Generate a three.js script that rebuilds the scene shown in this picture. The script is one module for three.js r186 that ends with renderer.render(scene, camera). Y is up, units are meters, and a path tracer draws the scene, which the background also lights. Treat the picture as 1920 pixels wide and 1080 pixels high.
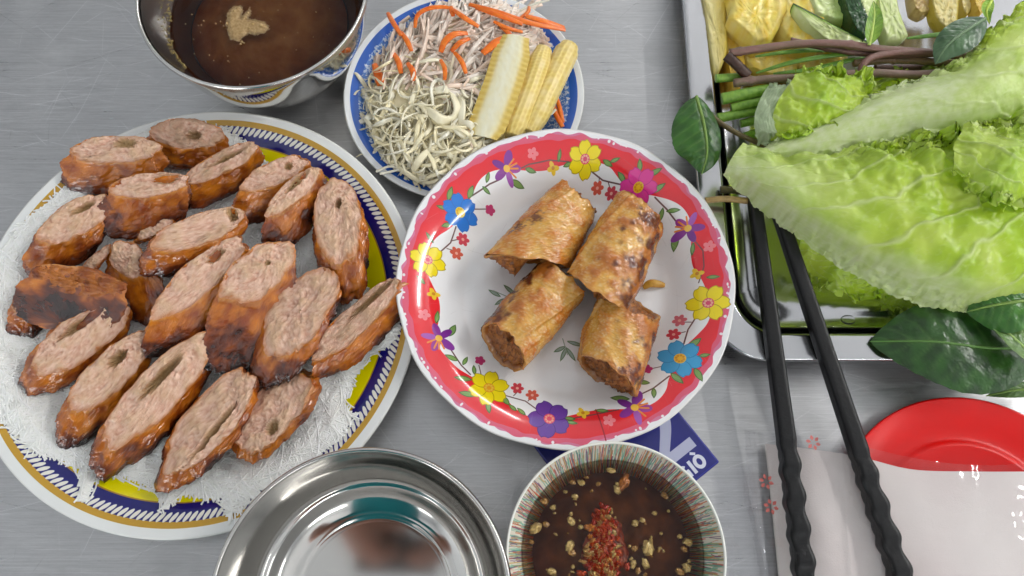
import * as THREE from 'three';
import { RectAreaLightUniformsLib } from 'three/addons/lights/RectAreaLightUniformsLib.js';
import { RoundedBoxGeometry } from 'three/addons/geometries/RoundedBoxGeometry.js';
import { MarchingCubes } from 'three/addons/objects/MarchingCubes.js';
import { mergeGeometries } from 'three/addons/utils/BufferGeometryUtils.js';
import { createNoise3D } from 'simplex-noise';

// ---------------------------------------------------------------- camera, light, exposure
const scene = new THREE.Scene();
scene.background = new THREE.Color(0, 0, 0);
const TILT = THREE.MathUtils.degToRad(18.5), DIST = 0.5, FOV = 40;
const camera = new THREE.PerspectiveCamera(FOV, 16 / 9, 0.02, 30);
camera.position.set(0, DIST * Math.cos(TILT), DIST * Math.sin(TILT));
camera.lookAt(0, 0, 0);
camera.updateMatrixWorld();
const renderer = new THREE.WebGLRenderer({ antialias: true });
renderer.setSize(1024, 576);
renderer.toneMapping = THREE.LinearToneMapping;
renderer.toneMappingExposure = 0.92;
renderer.shadowMap.enabled = true;
RectAreaLightUniformsLib.init();
const CEIL = 1.9;
// tube lamps, on the ceiling or high on a wall: [x, y, z, direction ('x' or 'z'), strength, label]
const TUBES = [
  [2.0, CEIL, -0.75, 'z', 165, 'white tube lamp on the ceiling along the right wall'],
  [1.3, 1.2, -2.53, 'x', 26, 'white tube lamp high on the back wall'],
  [0.95, 1.3, 2.53, 'x', 60, 'white tube lamp high on the wall behind the person'],
  [2.53, 1.25, 0.9, 'z', 50, 'white tube lamp high on the right wall'],
];
const ADDED_WINDOW = { x: -1.25, y: 0.62, w: 1.9, h: 1.25, power: 4.8 };      // unseen window added behind the person, for sheen on the meat
const LAMP_COLOR = new THREE.Color(1.0, 0.985, 0.96);

// ---------------------------------------------------------------- helpers
function mulberry(a) { return () => { a |= 0; a = (a + 0x6d2b79f5) | 0; let t = Math.imul(a ^ (a >>> 15), 1 | a); t = (t + Math.imul(t ^ (t >>> 7), 61 | t)) ^ t; return ((t ^ (t >>> 14)) >>> 0) / 4294967296; }; }
const rnd = mulberry(11);
const n3 = createNoise3D(mulberry(5));
const fbm = (x, y, z, o = 4) => { let s = 0, a = 0.5, f = 1; for (let i = 0; i < o; i++) { s += a * n3(x * f, y * f, z * f); a *= 0.5; f *= 2.03; } return s; };
const clamp = (x, a = 0, b = 1) => Math.min(b, Math.max(a, x));
const sstep = (a, b, x) => { const t = clamp((x - a) / (b - a)); return t * t * (3 - 2 * t); };
const lerp = (a, b, t) => a + (b - a) * t;
const V = (x, y, z) => new THREE.Vector3(x, y, z);
const lin1 = c => { c /= 255; return c <= 0.04045 ? c / 12.92 : ((c + 0.055) / 1.055) ** 2.4; };
const S = (r, g, b) => [lin1(r), lin1(g), lin1(b)];          // sRGB bytes to linear
const mix3 = (a, b, t) => [lerp(a[0], b[0], t), lerp(a[1], b[1], t), lerp(a[2], b[2], t)];
const col = c => new THREE.Color().setRGB(c[0], c[1], c[2]);
// a pixel of the 1920x1080 photograph and a height above the table give a point
const F = 540 / Math.tan(THREE.MathUtils.degToRad(FOV / 2));
const CT = Math.cos(TILT), ST = Math.sin(TILT);
function at(px, py, h = 0) {
  const u = (px - 960) / F, v = (py - 540) / F;
  const dx = u, dy = -CT - v * ST, dz = -ST + v * CT;
  const k = (h - camera.position.y) / dy;
  return V(dx * k, h, camera.position.z + dz * k);
}
const ppm = (p) => F / (-(p.clone().sub(camera.position)).dot(V(0, CT, ST)));   // photo pixels per metre at p
function circleFit(pts, h) {
  let m = [[0, 0, 0, 0], [0, 0, 0, 0], [0, 0, 0, 0]];
  for (const [x, y] of pts) { const p = at(x, y, h), r = [2 * p.x, 2 * p.z, 1], b = p.x * p.x + p.z * p.z; for (let i = 0; i < 3; i++) { for (let j = 0; j < 3; j++) m[i][j] += r[i] * r[j]; m[i][3] += r[i] * b; } }
  for (let i = 0; i < 3; i++) { for (let k = i + 1; k < 3; k++) { const f = m[k][i] / m[i][i]; for (let j = i; j < 4; j++) m[k][j] -= f * m[i][j]; } }
  const q = [0, 0, 0]; for (let i = 2; i >= 0; i--) { let s = m[i][3]; for (let j = i + 1; j < 3; j++) s -= m[i][j] * q[j]; q[i] = s / m[i][i]; }
  return { x: q[0], z: q[1], r: Math.sqrt(q[2] + q[0] * q[0] + q[1] * q[1]) };
}
const taken = {};
function numbered(n) { const k = taken[n] || 0; taken[n] = k + 1; return k ? `${n}_${String(k).padStart(3, '0')}` : n; }
function shadow(o) { o.castShadow = true; o.receiveShadow = true; return o; }
function part(name, geo, mat, parent, label) {
  const m = shadow(new THREE.Mesh(geo, mat)); m.name = name; parent.add(m); if (label) m.userData.label = label; return m;
}
function thing(name, label, category, group, pos) {
  const g = new THREE.Group(); g.name = numbered(name); g.userData = { label, category }; if (group) g.userData.group = group;
  if (pos) g.position.copy(pos); scene.add(g); return g;
}
// parts built in world coordinates: move the group's origin to the base of the thing
function settle(g) {
  const b = new THREE.Box3(); g.updateMatrixWorld(true);
  const ms = []; g.traverse(o => { if (o.isMesh) { ms.push(o); o.geometry.computeBoundingBox(); b.union(o.geometry.boundingBox); } });
  const c = V((b.min.x + b.max.x) / 2, b.min.y, (b.min.z + b.max.z) / 2);
  const done = new Set(); for (const m of ms) if (!done.has(m.geometry)) { done.add(m.geometry); m.geometry.translate(-c.x, -c.y, -c.z); }
  g.position.copy(c); return g;
}
function single(name, geo, mat, label, category, group, kind) {
  const m = shadow(new THREE.Mesh(geo, mat)); m.name = numbered(name); if (label) m.userData.label = label; if (category) m.userData.category = category;
  if (group) m.userData.group = group; if (kind) m.userData.kind = kind; scene.add(m);
  geo.computeBoundingBox(); const b = geo.boundingBox, c = V((b.min.x + b.max.x) / 2, b.min.y, (b.min.z + b.max.z) / 2);
  geo.translate(-c.x, -c.y, -c.z); m.position.copy(c); return m;
}
// collector of vertices
class Acc {
  constructor() { this.p = []; this.c = []; this.u = []; this.i = []; }
  v(p, c, u = 0, w = 0) { this.p.push(p.x, p.y, p.z); if (c) this.c.push(c[0], c[1], c[2]); this.u.push(u, w); return this.p.length / 3 - 1; }
  tri(a, b, c) { this.i.push(a, b, c); }
  quad(a, b, c, d) { this.i.push(a, b, c, a, c, d); }
  build() {
    const g = new THREE.BufferGeometry();
    g.setAttribute('position', new THREE.Float32BufferAttribute(this.p, 3));
    g.setAttribute('uv', new THREE.Float32BufferAttribute(this.u, 2));
    if (this.c.length) g.setAttribute('color', new THREE.Float32BufferAttribute(this.c, 3));
    g.setIndex(this.i); g.computeVertexNormals(); return g;
  }
  // tube along points; radius(t) or number; flat: squash of the second axis; color(t, a) -> linear rgb
  tube(pts, radius, sides, color, flat = 1, caps = true, roll = 0) {
    const n = pts.length, R = typeof radius === 'function' ? radius : () => radius, C = typeof color === 'function' ? color : () => color;
    let side = null, base = this.p.length / 3, len = 0;
    for (let k = 0; k < n; k++) {
      const T = pts[Math.min(n - 1, k + 1)].clone().sub(pts[Math.max(0, k - 1)]).normalize();
      if (!side) { side = V(0, 1, 0).cross(T); if (side.lengthSq() < 1e-6) side = V(1, 0, 0); side.normalize(); if (roll) side.applyAxisAngle(T, roll); }
      side.sub(T.clone().multiplyScalar(side.dot(T))).normalize();
      const up = T.clone().cross(side);
      const t = k / (n - 1), r = R(t); if (k) len += pts[k].distanceTo(pts[k - 1]);
      for (let s = 0; s < sides; s++) {
        const a = s / sides * Math.PI * 2, q = pts[k].clone().addScaledVector(side, Math.cos(a) * r).addScaledVector(up, Math.sin(a) * r * flat);
        this.v(q, C(t, a, q), s / sides * r * 6.28, len);
      }
    }
    for (let k = 0; k < n - 1; k++) for (let s = 0; s < sides; s++) { const a = base + k * sides + s, b = base + k * sides + (s + 1) % sides; this.quad(a, b, b + sides, a + sides); }
    if (caps) for (const [k, o] of [[0, 1], [n - 1, 0]]) {
      const c = this.v(pts[k], C(k ? 1 : 0, 0, pts[k])), b = base + k * sides;
      for (let s = 0; s < sides; s++) o ? this.tri(c, b + (s + 1) % sides, b + s) : this.tri(c, b + s, b + (s + 1) % sides);
    }
  }
}
function smooth(pts, n) { return new THREE.CatmullRomCurve3(pts, false, 'centripetal').getPoints(n); }
const path = (arr, n = 24) => smooth(arr.map(a => at(a[0], a[1], a[2])), n);
// a grid of control points [px, py, h] spread smoothly; fn(p, s, t) may move p and returns the colour
function catmull(a, t) {
  const n = a.length - 1, f = clamp(t) * n, i = Math.min(n - 1, Math.floor(f)), u = f - i;
  const p = k => a[clamp(k, 0, n)], p0 = i > 0 ? p(i - 1) : p(0).clone().multiplyScalar(2).sub(p(1)), p3 = i < n - 1 ? p(i + 2) : p(n).clone().multiplyScalar(2).sub(p(n - 1));
  const p1 = p(i), p2 = p(i + 1), out = V(0, 0, 0);
  for (const k of ['x', 'y', 'z']) out[k] = 0.5 * (2 * p1[k] + (p2[k] - p0[k]) * u + (2 * p0[k] - 5 * p1[k] + 4 * p2[k] - p3[k]) * u * u + (3 * p1[k] - p0[k] - 3 * p2[k] + p3[k]) * u * u * u);
  return out;
}
function patch(ctrl, nu, nv, fn, acc = new Acc()) {
  const W = ctrl.map(r => r.map(a => at(a[0], a[1], a[2]))), base = acc.p.length / 3;
  for (let i = 0; i <= nu; i++) {
    const s = i / nu;
    for (let j = 0; j <= nv; j++) {
      const t = j / nv, p = catmull(W.map(r => catmull(r, t)), s), c = fn(p, s, t);
      acc.v(p, c, p.x, p.z);
    }
  }
  for (let i = 0; i < nu; i++) for (let j = 0; j < nv; j++) { const a = base + i * (nv + 1) + j; acc.quad(a, a + 1, a + nv + 2, a + nv + 1); }
  return acc;
}
// lathe pieces with print: uv laid flat over the dish (seen straight from above the dish)
function dishFace(profile, R, seg = 160, wave) {
  const g = new THREE.LatheGeometry(profile.map(p => new THREE.Vector2(p[0], p[1])), seg);
  const P = g.attributes.position, U = g.attributes.uv;
  for (let i = 0; i < P.count; i++) { if (wave) wave(P, i); U.setXY(i, 0.5 + P.getX(i) / (2 * R), 0.5 - P.getZ(i) / (2 * R)); }
  if (wave) g.computeVertexNormals();
  return g;
}
const lathe = (profile, seg = 128) => new THREE.LatheGeometry(profile.map(p => new THREE.Vector2(p[0], p[1])), seg);
function smoothProfile(pts, n) { return new THREE.SplineCurve(pts.map(p => new THREE.Vector2(p[0], p[1]))).getPoints(n).map(p => [Math.max(0, p.x), p.y]); }
function canvasTex(w, h, draw) {
  const c = document.createElement('canvas'); c.width = w; c.height = h; draw(c.getContext('2d'), w, h);
  const t = new THREE.CanvasTexture(c); t.colorSpace = THREE.SRGBColorSpace; t.magFilter = THREE.LinearFilter; t.anisotropy = 8; return t;
}
function dataTex(n, fn, srgb = false) {
  const d = new Uint8Array(n * n * 4);
  for (let y = 0; y < n; y++) for (let x = 0; x < n; x++) { const c = fn(x / n, y / n, x, y), i = (y * n + x) * 4; d[i] = c[0]; d[i + 1] = c[1]; d[i + 2] = c[2]; d[i + 3] = 255; }
  const t = new THREE.DataTexture(d, n, n, THREE.RGBAFormat); t.wrapS = t.wrapT = THREE.RepeatWrapping; t.magFilter = THREE.LinearFilter; t.minFilter = THREE.LinearMipmapLinearFilter;
  if (srgb) t.colorSpace = THREE.SRGBColorSpace; t.needsUpdate = true; return t;
}
// tileable lumpy noise for fine relief
function tileNoise(n, oct, seed, ridged = false) {
  const r = mulberry(seed), tabs = oct.map(f => Float32Array.from({ length: f * f }, () => r()));
  return dataTex(n, (u, v) => {
    let s = 0, w = 0;
    oct.forEach((f, k) => { const x = u * f, y = v * f, i = Math.floor(x), j = Math.floor(y), a = sstep(0, 1, x - i), b = sstep(0, 1, y - j), T = tabs[k], g = (p, q) => T[(q % f) * f + (p % f)];
      const q = lerp(lerp(g(i, j), g(i + 1, j), a), lerp(g(i, j + 1), g(i + 1, j + 1), a), b), m = 1 / (k + 1); s += m * (ridged ? 1 - Math.abs(2 * q - 1) : q); w += m; });
    const c = clamp(s / w) * 255; return [c, c, c];
  });
}
const lumpTex = tileNoise(512, [16, 40, 90], 3), fineTex = tileNoise(512, [60, 130, 200], 9), blisterTex = tileNoise(512, [24, 50, 110], 21, true);
function rep(t, n, m = n) { const c = t.clone(); c.repeat.set(n, m); c.needsUpdate = true; return c; }
const phys = o => new THREE.MeshPhysicalMaterial(o);
// ---------------------------------------------------------------- the place: table and the ceiling and walls that the steel mirrors
function structure(name, w, h, d, x, y, z, mat) { const m = shadow(new THREE.Mesh(new THREE.BoxGeometry(w, h, d), mat)); m.name = name; m.position.set(x, y, z); m.userData.kind = 'structure'; scene.add(m); return m; }
const wallMat = phys({ color: col(S(232, 234, 236)), roughness: 0.8 });
const ceilMat = phys({ color: col(S(240, 241, 243)), roughness: 0.9 });
const floorMat = phys({ color: col(S(186, 186, 186)), roughness: 0.5 });
structure('ceiling', 5.2, 0.1, 5.2, 0, CEIL + 0.1, 0, ceilMat);
structure('floor', 5.2, 0.1, 5.2, 0, -0.8, 0, floorMat);
structure('wall_back', 5.2, 2.8, 0.1, 0, 0.6, -2.65, wallMat);
structure('wall_front', 5.2, 2.8, 0.1, 0, 0.6, 2.65, wallMat);
structure('wall_left', 0.1, 2.8, 5.2, -2.65, 0.6, 0, wallMat);
structure('wall_right', 0.1, 2.8, 5.2, 2.65, 0.6, 0, wallMat);
{
  const n = 1024, r = mulberry(77);
  // brushed grain across, with stray scratches in every direction
  const buf = new Float32Array(n * n), rows = Float32Array.from({ length: n }, () => r());
  for (let y = 0; y < n; y++) { let v = 0; for (let x = 0; x < n; x++) { v = v * 0.97 + (r() - 0.5) * 0.12; buf[y * n + x] = 0.5 + v * 0.5 + (rows[y] - 0.5) * 0.07; } }
  for (let k = 0; k < 1500; k++) {
    const a = (r() < 0.6 ? (r() - 0.5) * 0.7 : r() * 3.14), L = 20 + r() * r() * 260, x0 = r() * n, y0 = r() * n, s = (r() - 0.35) * 0.7, bend = (r() - 0.5) * 0.002;
    let ang = a, x = x0, y = y0; for (let i = 0; i < L; i++) { x += Math.cos(ang); y += Math.sin(ang); ang += bend; const ix = ((x | 0) % n + n) % n, iy = ((y | 0) % n + n) % n; buf[iy * n + ix] = clamp(buf[iy * n + ix] + s * Math.sin(i / L * 3.14)); }
  }
  const scratch = dataTex(n, (u, v, x, y) => { const c = clamp(buf[y * n + x]) * 255; return [c, c, c]; });
  const rough = dataTex(n, (u, v, x, y) => { const c = clamp(0.42 + (buf[y * n + x] - 0.5) * 0.5 + 0.16 * fbm(u * 4, v * 4, 4, 4) + 0.10 * sstep(0.15, 0.4, fbm(u * 7 + 3, v * 7, 8, 3))) * 255; return [c, c, c]; });
  const tone = dataTex(n, (u, v, x, y) => { const c = 188 + (buf[y * n + x] - 0.5) * 64; return [c, c, c + 1]; }, true);
  const m = phys({ metalness: 1, color: 0xffffff, roughness: 1, map: tone, roughnessMap: rough, bumpMap: scratch, bumpScale: 0.00002 });
  const g = new RoundedBoxGeometry(1.5, 0.04, 1.1, 3, 0.006); const P = g.attributes.position, U = g.attributes.uv;
  for (let i = 0; i < P.count; i++) U.setXY(i, P.getX(i) / 0.42, P.getZ(i) / 0.42);
  const t = shadow(new THREE.Mesh(g, m)); t.name = 'steel_tabletop'; t.position.set(0, -0.02, -0.05); t.userData.kind = 'structure'; scene.add(t);
}
TUBES.forEach(([x, y, z, dir, power, label]) => {
  const len = 1.2, wall = y < CEIL - 0.1, aim = wall ? V(-x * 0.6, 0.1 - y, -z * 0.6).normalize() : V(0, -1, 0);
  // aim: the way the fitting faces; its long side runs along dir
  const ax = dir === 'x' ? V(1, 0, 0) : V(0, 0, 1), out = wall ? (dir === 'x' ? V(0, 0, -Math.sign(z)) : V(-Math.sign(x), 0, 0)) : V(0, -1, 0);
  const g = thing('tube_lamp', label, 'lamp', 'tube lamps of the room', V(x, y, z));
  const q = new THREE.Matrix4().makeBasis(ax, out.clone().cross(ax).negate(), out); g.quaternion.setFromRotationMatrix(q);   // local z = out of the fitting
  part('batten', new RoundedBoxGeometry(len + 0.06, 0.09, 0.04, 2, 0.008), phys({ color: 0xf2f2f0, roughness: 0.5 }), g).position.z = 0.022;
  part('tube', new THREE.CylinderGeometry(0.014, 0.014, len, 20).rotateZ(Math.PI / 2), phys({ color: 0xffffff, emissive: LAMP_COLOR, emissiveIntensity: 45, roughness: 0.4 }), g).position.z = 0.06;
  for (const s of [-1, 1]) part('socket', new RoundedBoxGeometry(0.02, 0.03, 0.05, 2, 0.004), phys({ color: 0xe8e8e6, roughness: 0.5 }), g).position.set(s * (len / 2 + 0.012), 0, 0.06);
  const p = V(x, y, z).addScaledVector(out, 0.085), l = new THREE.RectAreaLight(LAMP_COLOR, power, len, 0.05); l.position.copy(p);
  const zl = out.clone().negate(), yl = zl.clone().cross(ax); l.quaternion.setFromRotationMatrix(new THREE.Matrix4().makeBasis(ax, yl, zl));   // shines along local -z
  scene.add(l);
});
{  // added window out of view: glowing pane plus area light, for broad highlights
  const g = thing('added_window', 'bright frosted window with white frame, added behind the person for sheen', 'window', null, V(ADDED_WINDOW.x, ADDED_WINDOW.y, 2.6)), { w, h } = ADDED_WINDOW;
  const fm = phys({ color: 0xf0f0ee, roughness: 0.4 });
  part('pane', new THREE.BoxGeometry(w, h, 0.01), phys({ color: 0xffffff, roughness: 0.3, emissive: new THREE.Color(0.95, 0.98, 1.0), emissiveIntensity: 0.9 }), g).position.z = -0.02;
  for (const s of [-1, 1]) { part('frame', new RoundedBoxGeometry(0.05, h + 0.1, 0.05, 2, 0.006), fm, g).position.set(s * (w / 2 + 0.025), 0, -0.028); part('frame', new RoundedBoxGeometry(w, 0.05, 0.05, 2, 0.006), fm, g).position.set(0, s * (h / 2 + 0.025), -0.028); }
  part('mullion', new RoundedBoxGeometry(0.04, h, 0.03, 2, 0.006), fm, g).position.set(0, 0, -0.1);
  const l = new THREE.RectAreaLight(new THREE.Color(0.95, 0.98, 1.0), ADDED_WINDOW.power, w, h); l.position.set(ADDED_WINDOW.x, ADDED_WINDOW.y, 2.54); l.lookAt(ADDED_WINDOW.x, ADDED_WINDOW.y, 0); scene.add(l);
}
// ---------------------------------------------------------------- crockery
const E_RED = [[748, 540], [1383, 560], [800, 365], [880, 285], [1040, 243], [1170, 258], [1250, 305], [1340, 420], [1330, 710], [1230, 805], [1065, 838], [870, 790], [790, 690]];
const E_BIG = [[775, 650], [760, 420], [690, 320], [600, 257], [420, 209], [230, 242], [110, 330], [3, 440], [3, 875], [110, 955], [230, 995], [420, 1003], [690, 830], [745, 740]];
const E_BLUE = [[641, 197], [655, 260], [701, 313], [789, 362], [1097, 183], [1091, 141], [1074, 95], [1025, 32], [972, 3], [771, 3], [726, 32], [687, 67], [655, 137]];
const E_SOUP = [[253, 0], [262, 56], [289, 105], [328, 137], [377, 158], [438, 166], [499, 162], [548, 147], [597, 122], [646, 81], [675, 37], [688, 0]];
const E_SAUCE = [[948, 1027], [958, 973], [979, 923], [1018, 878], [1068, 844], [1127, 829], [1187, 831], [1231, 846], [1275, 873], [1314, 908], [1343, 961], [1360, 1027]];
const E_STEEL = [[400, 1070], [427, 995], [474, 939], [536, 886], [599, 854], [677, 837], [733, 839], [802, 861], [864, 904], [917, 967], [952, 1045]];

// ---- big white plate with yellow centre
const BIG = circleFit(E_BIG, 0.022);
const bigY = r => { const q = r / BIG.r; return 0.006 + 0.0145 * sstep(0.66, 0.97, q) + 0.0015 * sstep(0.9, 1, q); };
{
  const R = BIG.r, prof = []; for (let i = 0; i <= 60; i++) { const r = R * 0.992 * i / 60; prof.push([r, bigY(r)]); }
  const tex = canvasTex(2048, 2048, (c, w) => {
    const h = w / 2, ring = (a, b, f) => { c.fillStyle = f; c.beginPath(); c.arc(h, h, a * h, 0, Math.PI * 2); c.arc(h, h, b * h, Math.PI * 2, 0, true); c.fill(); };
    c.fillStyle = '#eef0ee'; c.fillRect(0, 0, w, w);
    ring(0.955, 0.928, '#c79a2c');
    ring(0.928, 0.85, '#14146e');
    const N = 210; c.fillStyle = '#f2f0e4';
    for (let i = 0; i < N; i++) { c.save(); c.translate(h, h); c.rotate(i / N * Math.PI * 2); c.translate(0.909 * h, 0); c.rotate(0.62); c.beginPath(); c.ellipse(0, 0, 0.025 * h, 0.0088 * h, 0, 0, 7); c.fill(); c.restore(); }
    ring(0.852, 0.846, '#b88f2a');
    ring(0.846, 0, '#f2e600');
  });
  const g = thing('dinner_plate', 'large white plate with yellow centre, navy rope border and gold band, full of grilled sausage', 'plate', null, V(BIG.x, 0, BIG.z));
  part('plate_face', dishFace(prof, R, 200), phys({ map: tex, roughness: 0.16, clearcoat: 0.5, clearcoatRoughness: 0.08 }), g);
  part('underside', lathe([[R * 0.992, bigY(R * 0.992)], [R, 0.0217], [R * 0.998, 0.0195], [R * 0.97, 0.0175], [R * 0.68, 0.003], [R * 0.6, 0.0025], [R * 0.59, 0.0002], [R * 0.57, 0.0002], [R * 0.56, 0.003], [0, 0.003]], 200), phys({ color: col(S(238, 238, 234)), roughness: 0.2 }), g);
}

// ---- red floral melamine plate
const RED = circleFit(E_RED, 0.034);
const redY = r => { const q = r / RED.r; return 0.0085 + 0.0255 * (0.35 * sstep(0.55, 0.85, q) + 0.65 * sstep(0.6, 1.04, q)); };
const redWave = a => 1 + 0.0035 * Math.cos(a * 12 + 0.4);
{
  const R = RED.r, prof = []; for (let i = 0; i <= 64; i++) { const r = R * 0.99 * i / 64; prof.push([r, redY(r)]); }
  const K = 1024;
  const loc = (px, py) => { let h = 0.02, p; for (let i = 0; i < 6; i++) { p = at(px, py, h); h = redY(Math.hypot(p.x - RED.x, p.z - RED.z)); } return [K + (p.x - RED.x) / R * K, K + (p.z - RED.z) / R * K]; };
  const S1 = K / R / 2966;     // canvas pixels per photo pixel, about
  const inner = [[811, 447], [854, 424], [885, 367], [897, 338], [918, 321], [947, 316], [986, 320], [1024, 321], [1051, 310], [1097, 300], [1141, 308], [1158, 332], [1170, 347], [1200, 362], [1241, 370], [1268, 379], [1286, 394], [1297, 418], [1296, 450], [1295, 483], [1301, 507], [1315, 521], [1330, 557], [1334, 600], [1304, 632], [1286, 647], [1270, 680], [1253, 709], [1250, 733], [1230, 755], [1203, 765], [1179, 767], [1117, 768], [1078, 777], [1030, 788], [995, 783], [971, 771], [947, 747], [915, 725], [879, 703], [858, 691], [838, 670], [823, 653], [818, 630], [820, 614], [826, 584], [823, 558], [811, 535], [802, 515], [800, 487]];
  const tex = canvasTex(2048, 2048, (c, w) => {
    const r = mulberry(31);
    c.fillStyle = '#f1f1f2'; c.fillRect(0, 0, w, w);
    const blob = (rad, amp, fill, ph, seed) => { c.fillStyle = fill; c.beginPath(); for (let i = 0; i <= 900; i++) { const a = i / 900 * Math.PI * 2, q = rad + amp * (0.6 * Math.sin(a * 34 + ph) + 0.9 * n3(Math.cos(a) * 9, Math.sin(a) * 9, seed)); c[i ? 'lineTo' : 'moveTo'](K + Math.cos(a) * q * K, K + Math.sin(a) * q * K); } c.fill(); };
    blob(0.968, 0.012, '#d4799a', 0, 1); blob(0.962, 0.012, '#dc5c78', 1, 2); blob(0.935, 0.006, '#e52b35', 2, 3);
    for (let k = 0; k < 60; k++) { const a = r() * 6.28, q = 0.955 + 0.02 * r(); c.fillStyle = '#f3eef0'; c.beginPath(); c.ellipse(K + Math.cos(a) * q * K, K + Math.sin(a) * q * K, 5 + 7 * r(), 5 + 6 * r(), a, 0, 7); c.fill(); }
    const pts = inner.map(p => loc(...p)); c.fillStyle = '#f1f1f2'; c.beginPath();
    pts.forEach((p, i) => { const q = pts[(i + 1) % pts.length]; const mx = (p[0] + q[0]) / 2, my = (p[1] + q[1]) / 2; if (!i) c.moveTo(mx, my); const s = pts[(i + 2) % pts.length]; c.quadraticCurveTo(q[0], q[1], (q[0] + s[0]) / 2, (q[1] + s[1]) / 2); }); c.fill();
    const at2 = (x, y, f) => { const p = loc(x, y); c.save(); c.translate(p[0], p[1]); f(); c.restore(); };
    const line = (ps, col, wd) => { c.strokeStyle = col; c.lineWidth = wd * S1; c.lineCap = 'round'; c.beginPath(); ps.map(p => loc(...p)).forEach((p, i) => c[i ? 'lineTo' : 'moveTo'](p[0], p[1])); c.stroke(); };
    const leaf = (x, y, ang, L, W, f = '#7da35a') => at2(x, y, () => { c.rotate(ang); c.fillStyle = f; c.strokeStyle = '#51713f'; c.lineWidth = 1.6 * S1; c.beginPath(); c.moveTo(0, 0); c.quadraticCurveTo(L * S1 * 0.45, -W * S1, L * S1, 0); c.quadraticCurveTo(L * S1 * 0.45, W * S1, 0, 0); c.fill(); c.stroke(); });
    // stems
    const st = '#6a4a4a';
    line([[885, 367], [918, 345], [940, 335]], st, 2.4); line([[968, 320], [992, 308], [1030, 300], [1066, 303]], st, 2.2); line([[820, 477], [845, 455], [855, 425]], st, 2.2); line([[885, 392], [915, 392]], st, 1.8); line([[845, 452], [862, 448]], st, 1.6); line([[838, 466], [852, 470]], st, 1.6);
    line([[1110, 322], [1130, 338], [1170, 347]], st, 2.4); line([[1124, 332], [1122, 350]], st, 1.6); line([[1140, 340], [1145, 358]], st, 1.6); line([[1228, 370], [1250, 392], [1270, 418]], st, 2.4); line([[1300, 448], [1318, 470], [1320, 500], [1310, 530]], st, 2);
    line([[1308, 590], [1290, 618], [1282, 645]], st, 2.4); line([[1296, 604], [1280, 604]], st, 1.6); line([[1285, 622], [1268, 626]], st, 1.6); line([[1255, 705], [1225, 728], [1204, 738]], st, 2.4); line([[1245, 686], [1218, 692]], st, 1.6);
    line([[1160, 768], [1110, 778], [1066, 786]], st, 2); line([[946, 741], [985, 752], [1010, 770]], st, 2.2); line([[963, 742], [970, 735]], st, 1.6); line([[990, 752], [996, 744]], st, 1.6); line([[845, 655], [865, 685], [882, 702]], st, 2.4); line([[902, 702], [898, 685]], st, 1.6);
    // big crack-like hairline of the glaze
    for (const [x, y, a, L, W] of [[840, 376, -1.3, 26, 9], [878, 372, -1.2, 24, 9], [838, 392, 3.3, 18, 6], [846, 420, 2.7, 18, 7], [905, 350, 0.6, 16, 6], [912, 342, -1.3, 18, 6], [958, 338, 0.35, 26, 10], [985, 316, 0.2, 20, 7], [1047, 303, -1.4, 20, 6], [1072, 305, 2.8, 16, 6], [1131, 300, 0.6, 20, 8], [1144, 304, -0.3, 18, 6], [1172, 342, -2.2, 22, 8], [1200, 322, -1.6, 22, 8], [1215, 330, -0.4, 26, 9], [1222, 362, -0.5, 26, 9], [1243, 390, 1.8, 22, 7], [1250, 396, 0.1, 22, 7], [1268, 436, 1.7, 32, 11], [1300, 455, 1.7, 22, 6], [1325, 520, 0.1, 20, 6], [1290, 652, -0.6, 26, 10], [1258, 700, 0.9, 26, 10], [1302, 690, 1.2, 26, 10], [1310, 668, -0.1, 18, 6], [1218, 718, 3.4, 22, 8], [1226, 728, 1.7, 18, 7], [1180, 748, 3.3, 30, 10], [1200, 740, -2.4, 18, 7], [1140, 770, 3.2, 22, 6], [1078, 786, 3.3, 18, 6], [1060, 790, 0.2, 20, 6], [884, 712, 3.2, 28, 9], [892, 742, 3.3, 28, 9], [914, 752, 1.4, 22, 8], [940, 742, 0.9, 22, 9], [890, 702, -1.7, 18, 6], [842, 630, -1.2, 26, 10], [858, 676, 3.5, 22, 8], [868, 684, -1.2, 18, 6], [818, 606, -1.5, 24, 7], [796, 532, 3.9, 18, 7], [812, 455, -2.2, 20, 6], [985, 778, 3.9, 18, 6], [968, 770, -2.4, 16, 6]]) leaf(x, y, a, L, W);
    for (const [x, y, a, L] of [[938, 556, -2.6, 24], [948, 560, 2.6, 22], [965, 552, -2.4, 26], [958, 560, 2.2, 20], [1064, 640, 0.3, 30], [1060, 650, 2.7, 22], [1062, 652, 2.0, 26], [1062, 652, 1.0, 28], [1098, 612, -0.6, 20]]) leaf(x, y, a, L, 6, '#93a592');
    line([[925, 545], [960, 560]], '#8a9a86', 1.6); line([[1055, 635], [1064, 665]], '#8a9a86', 1.6);
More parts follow.
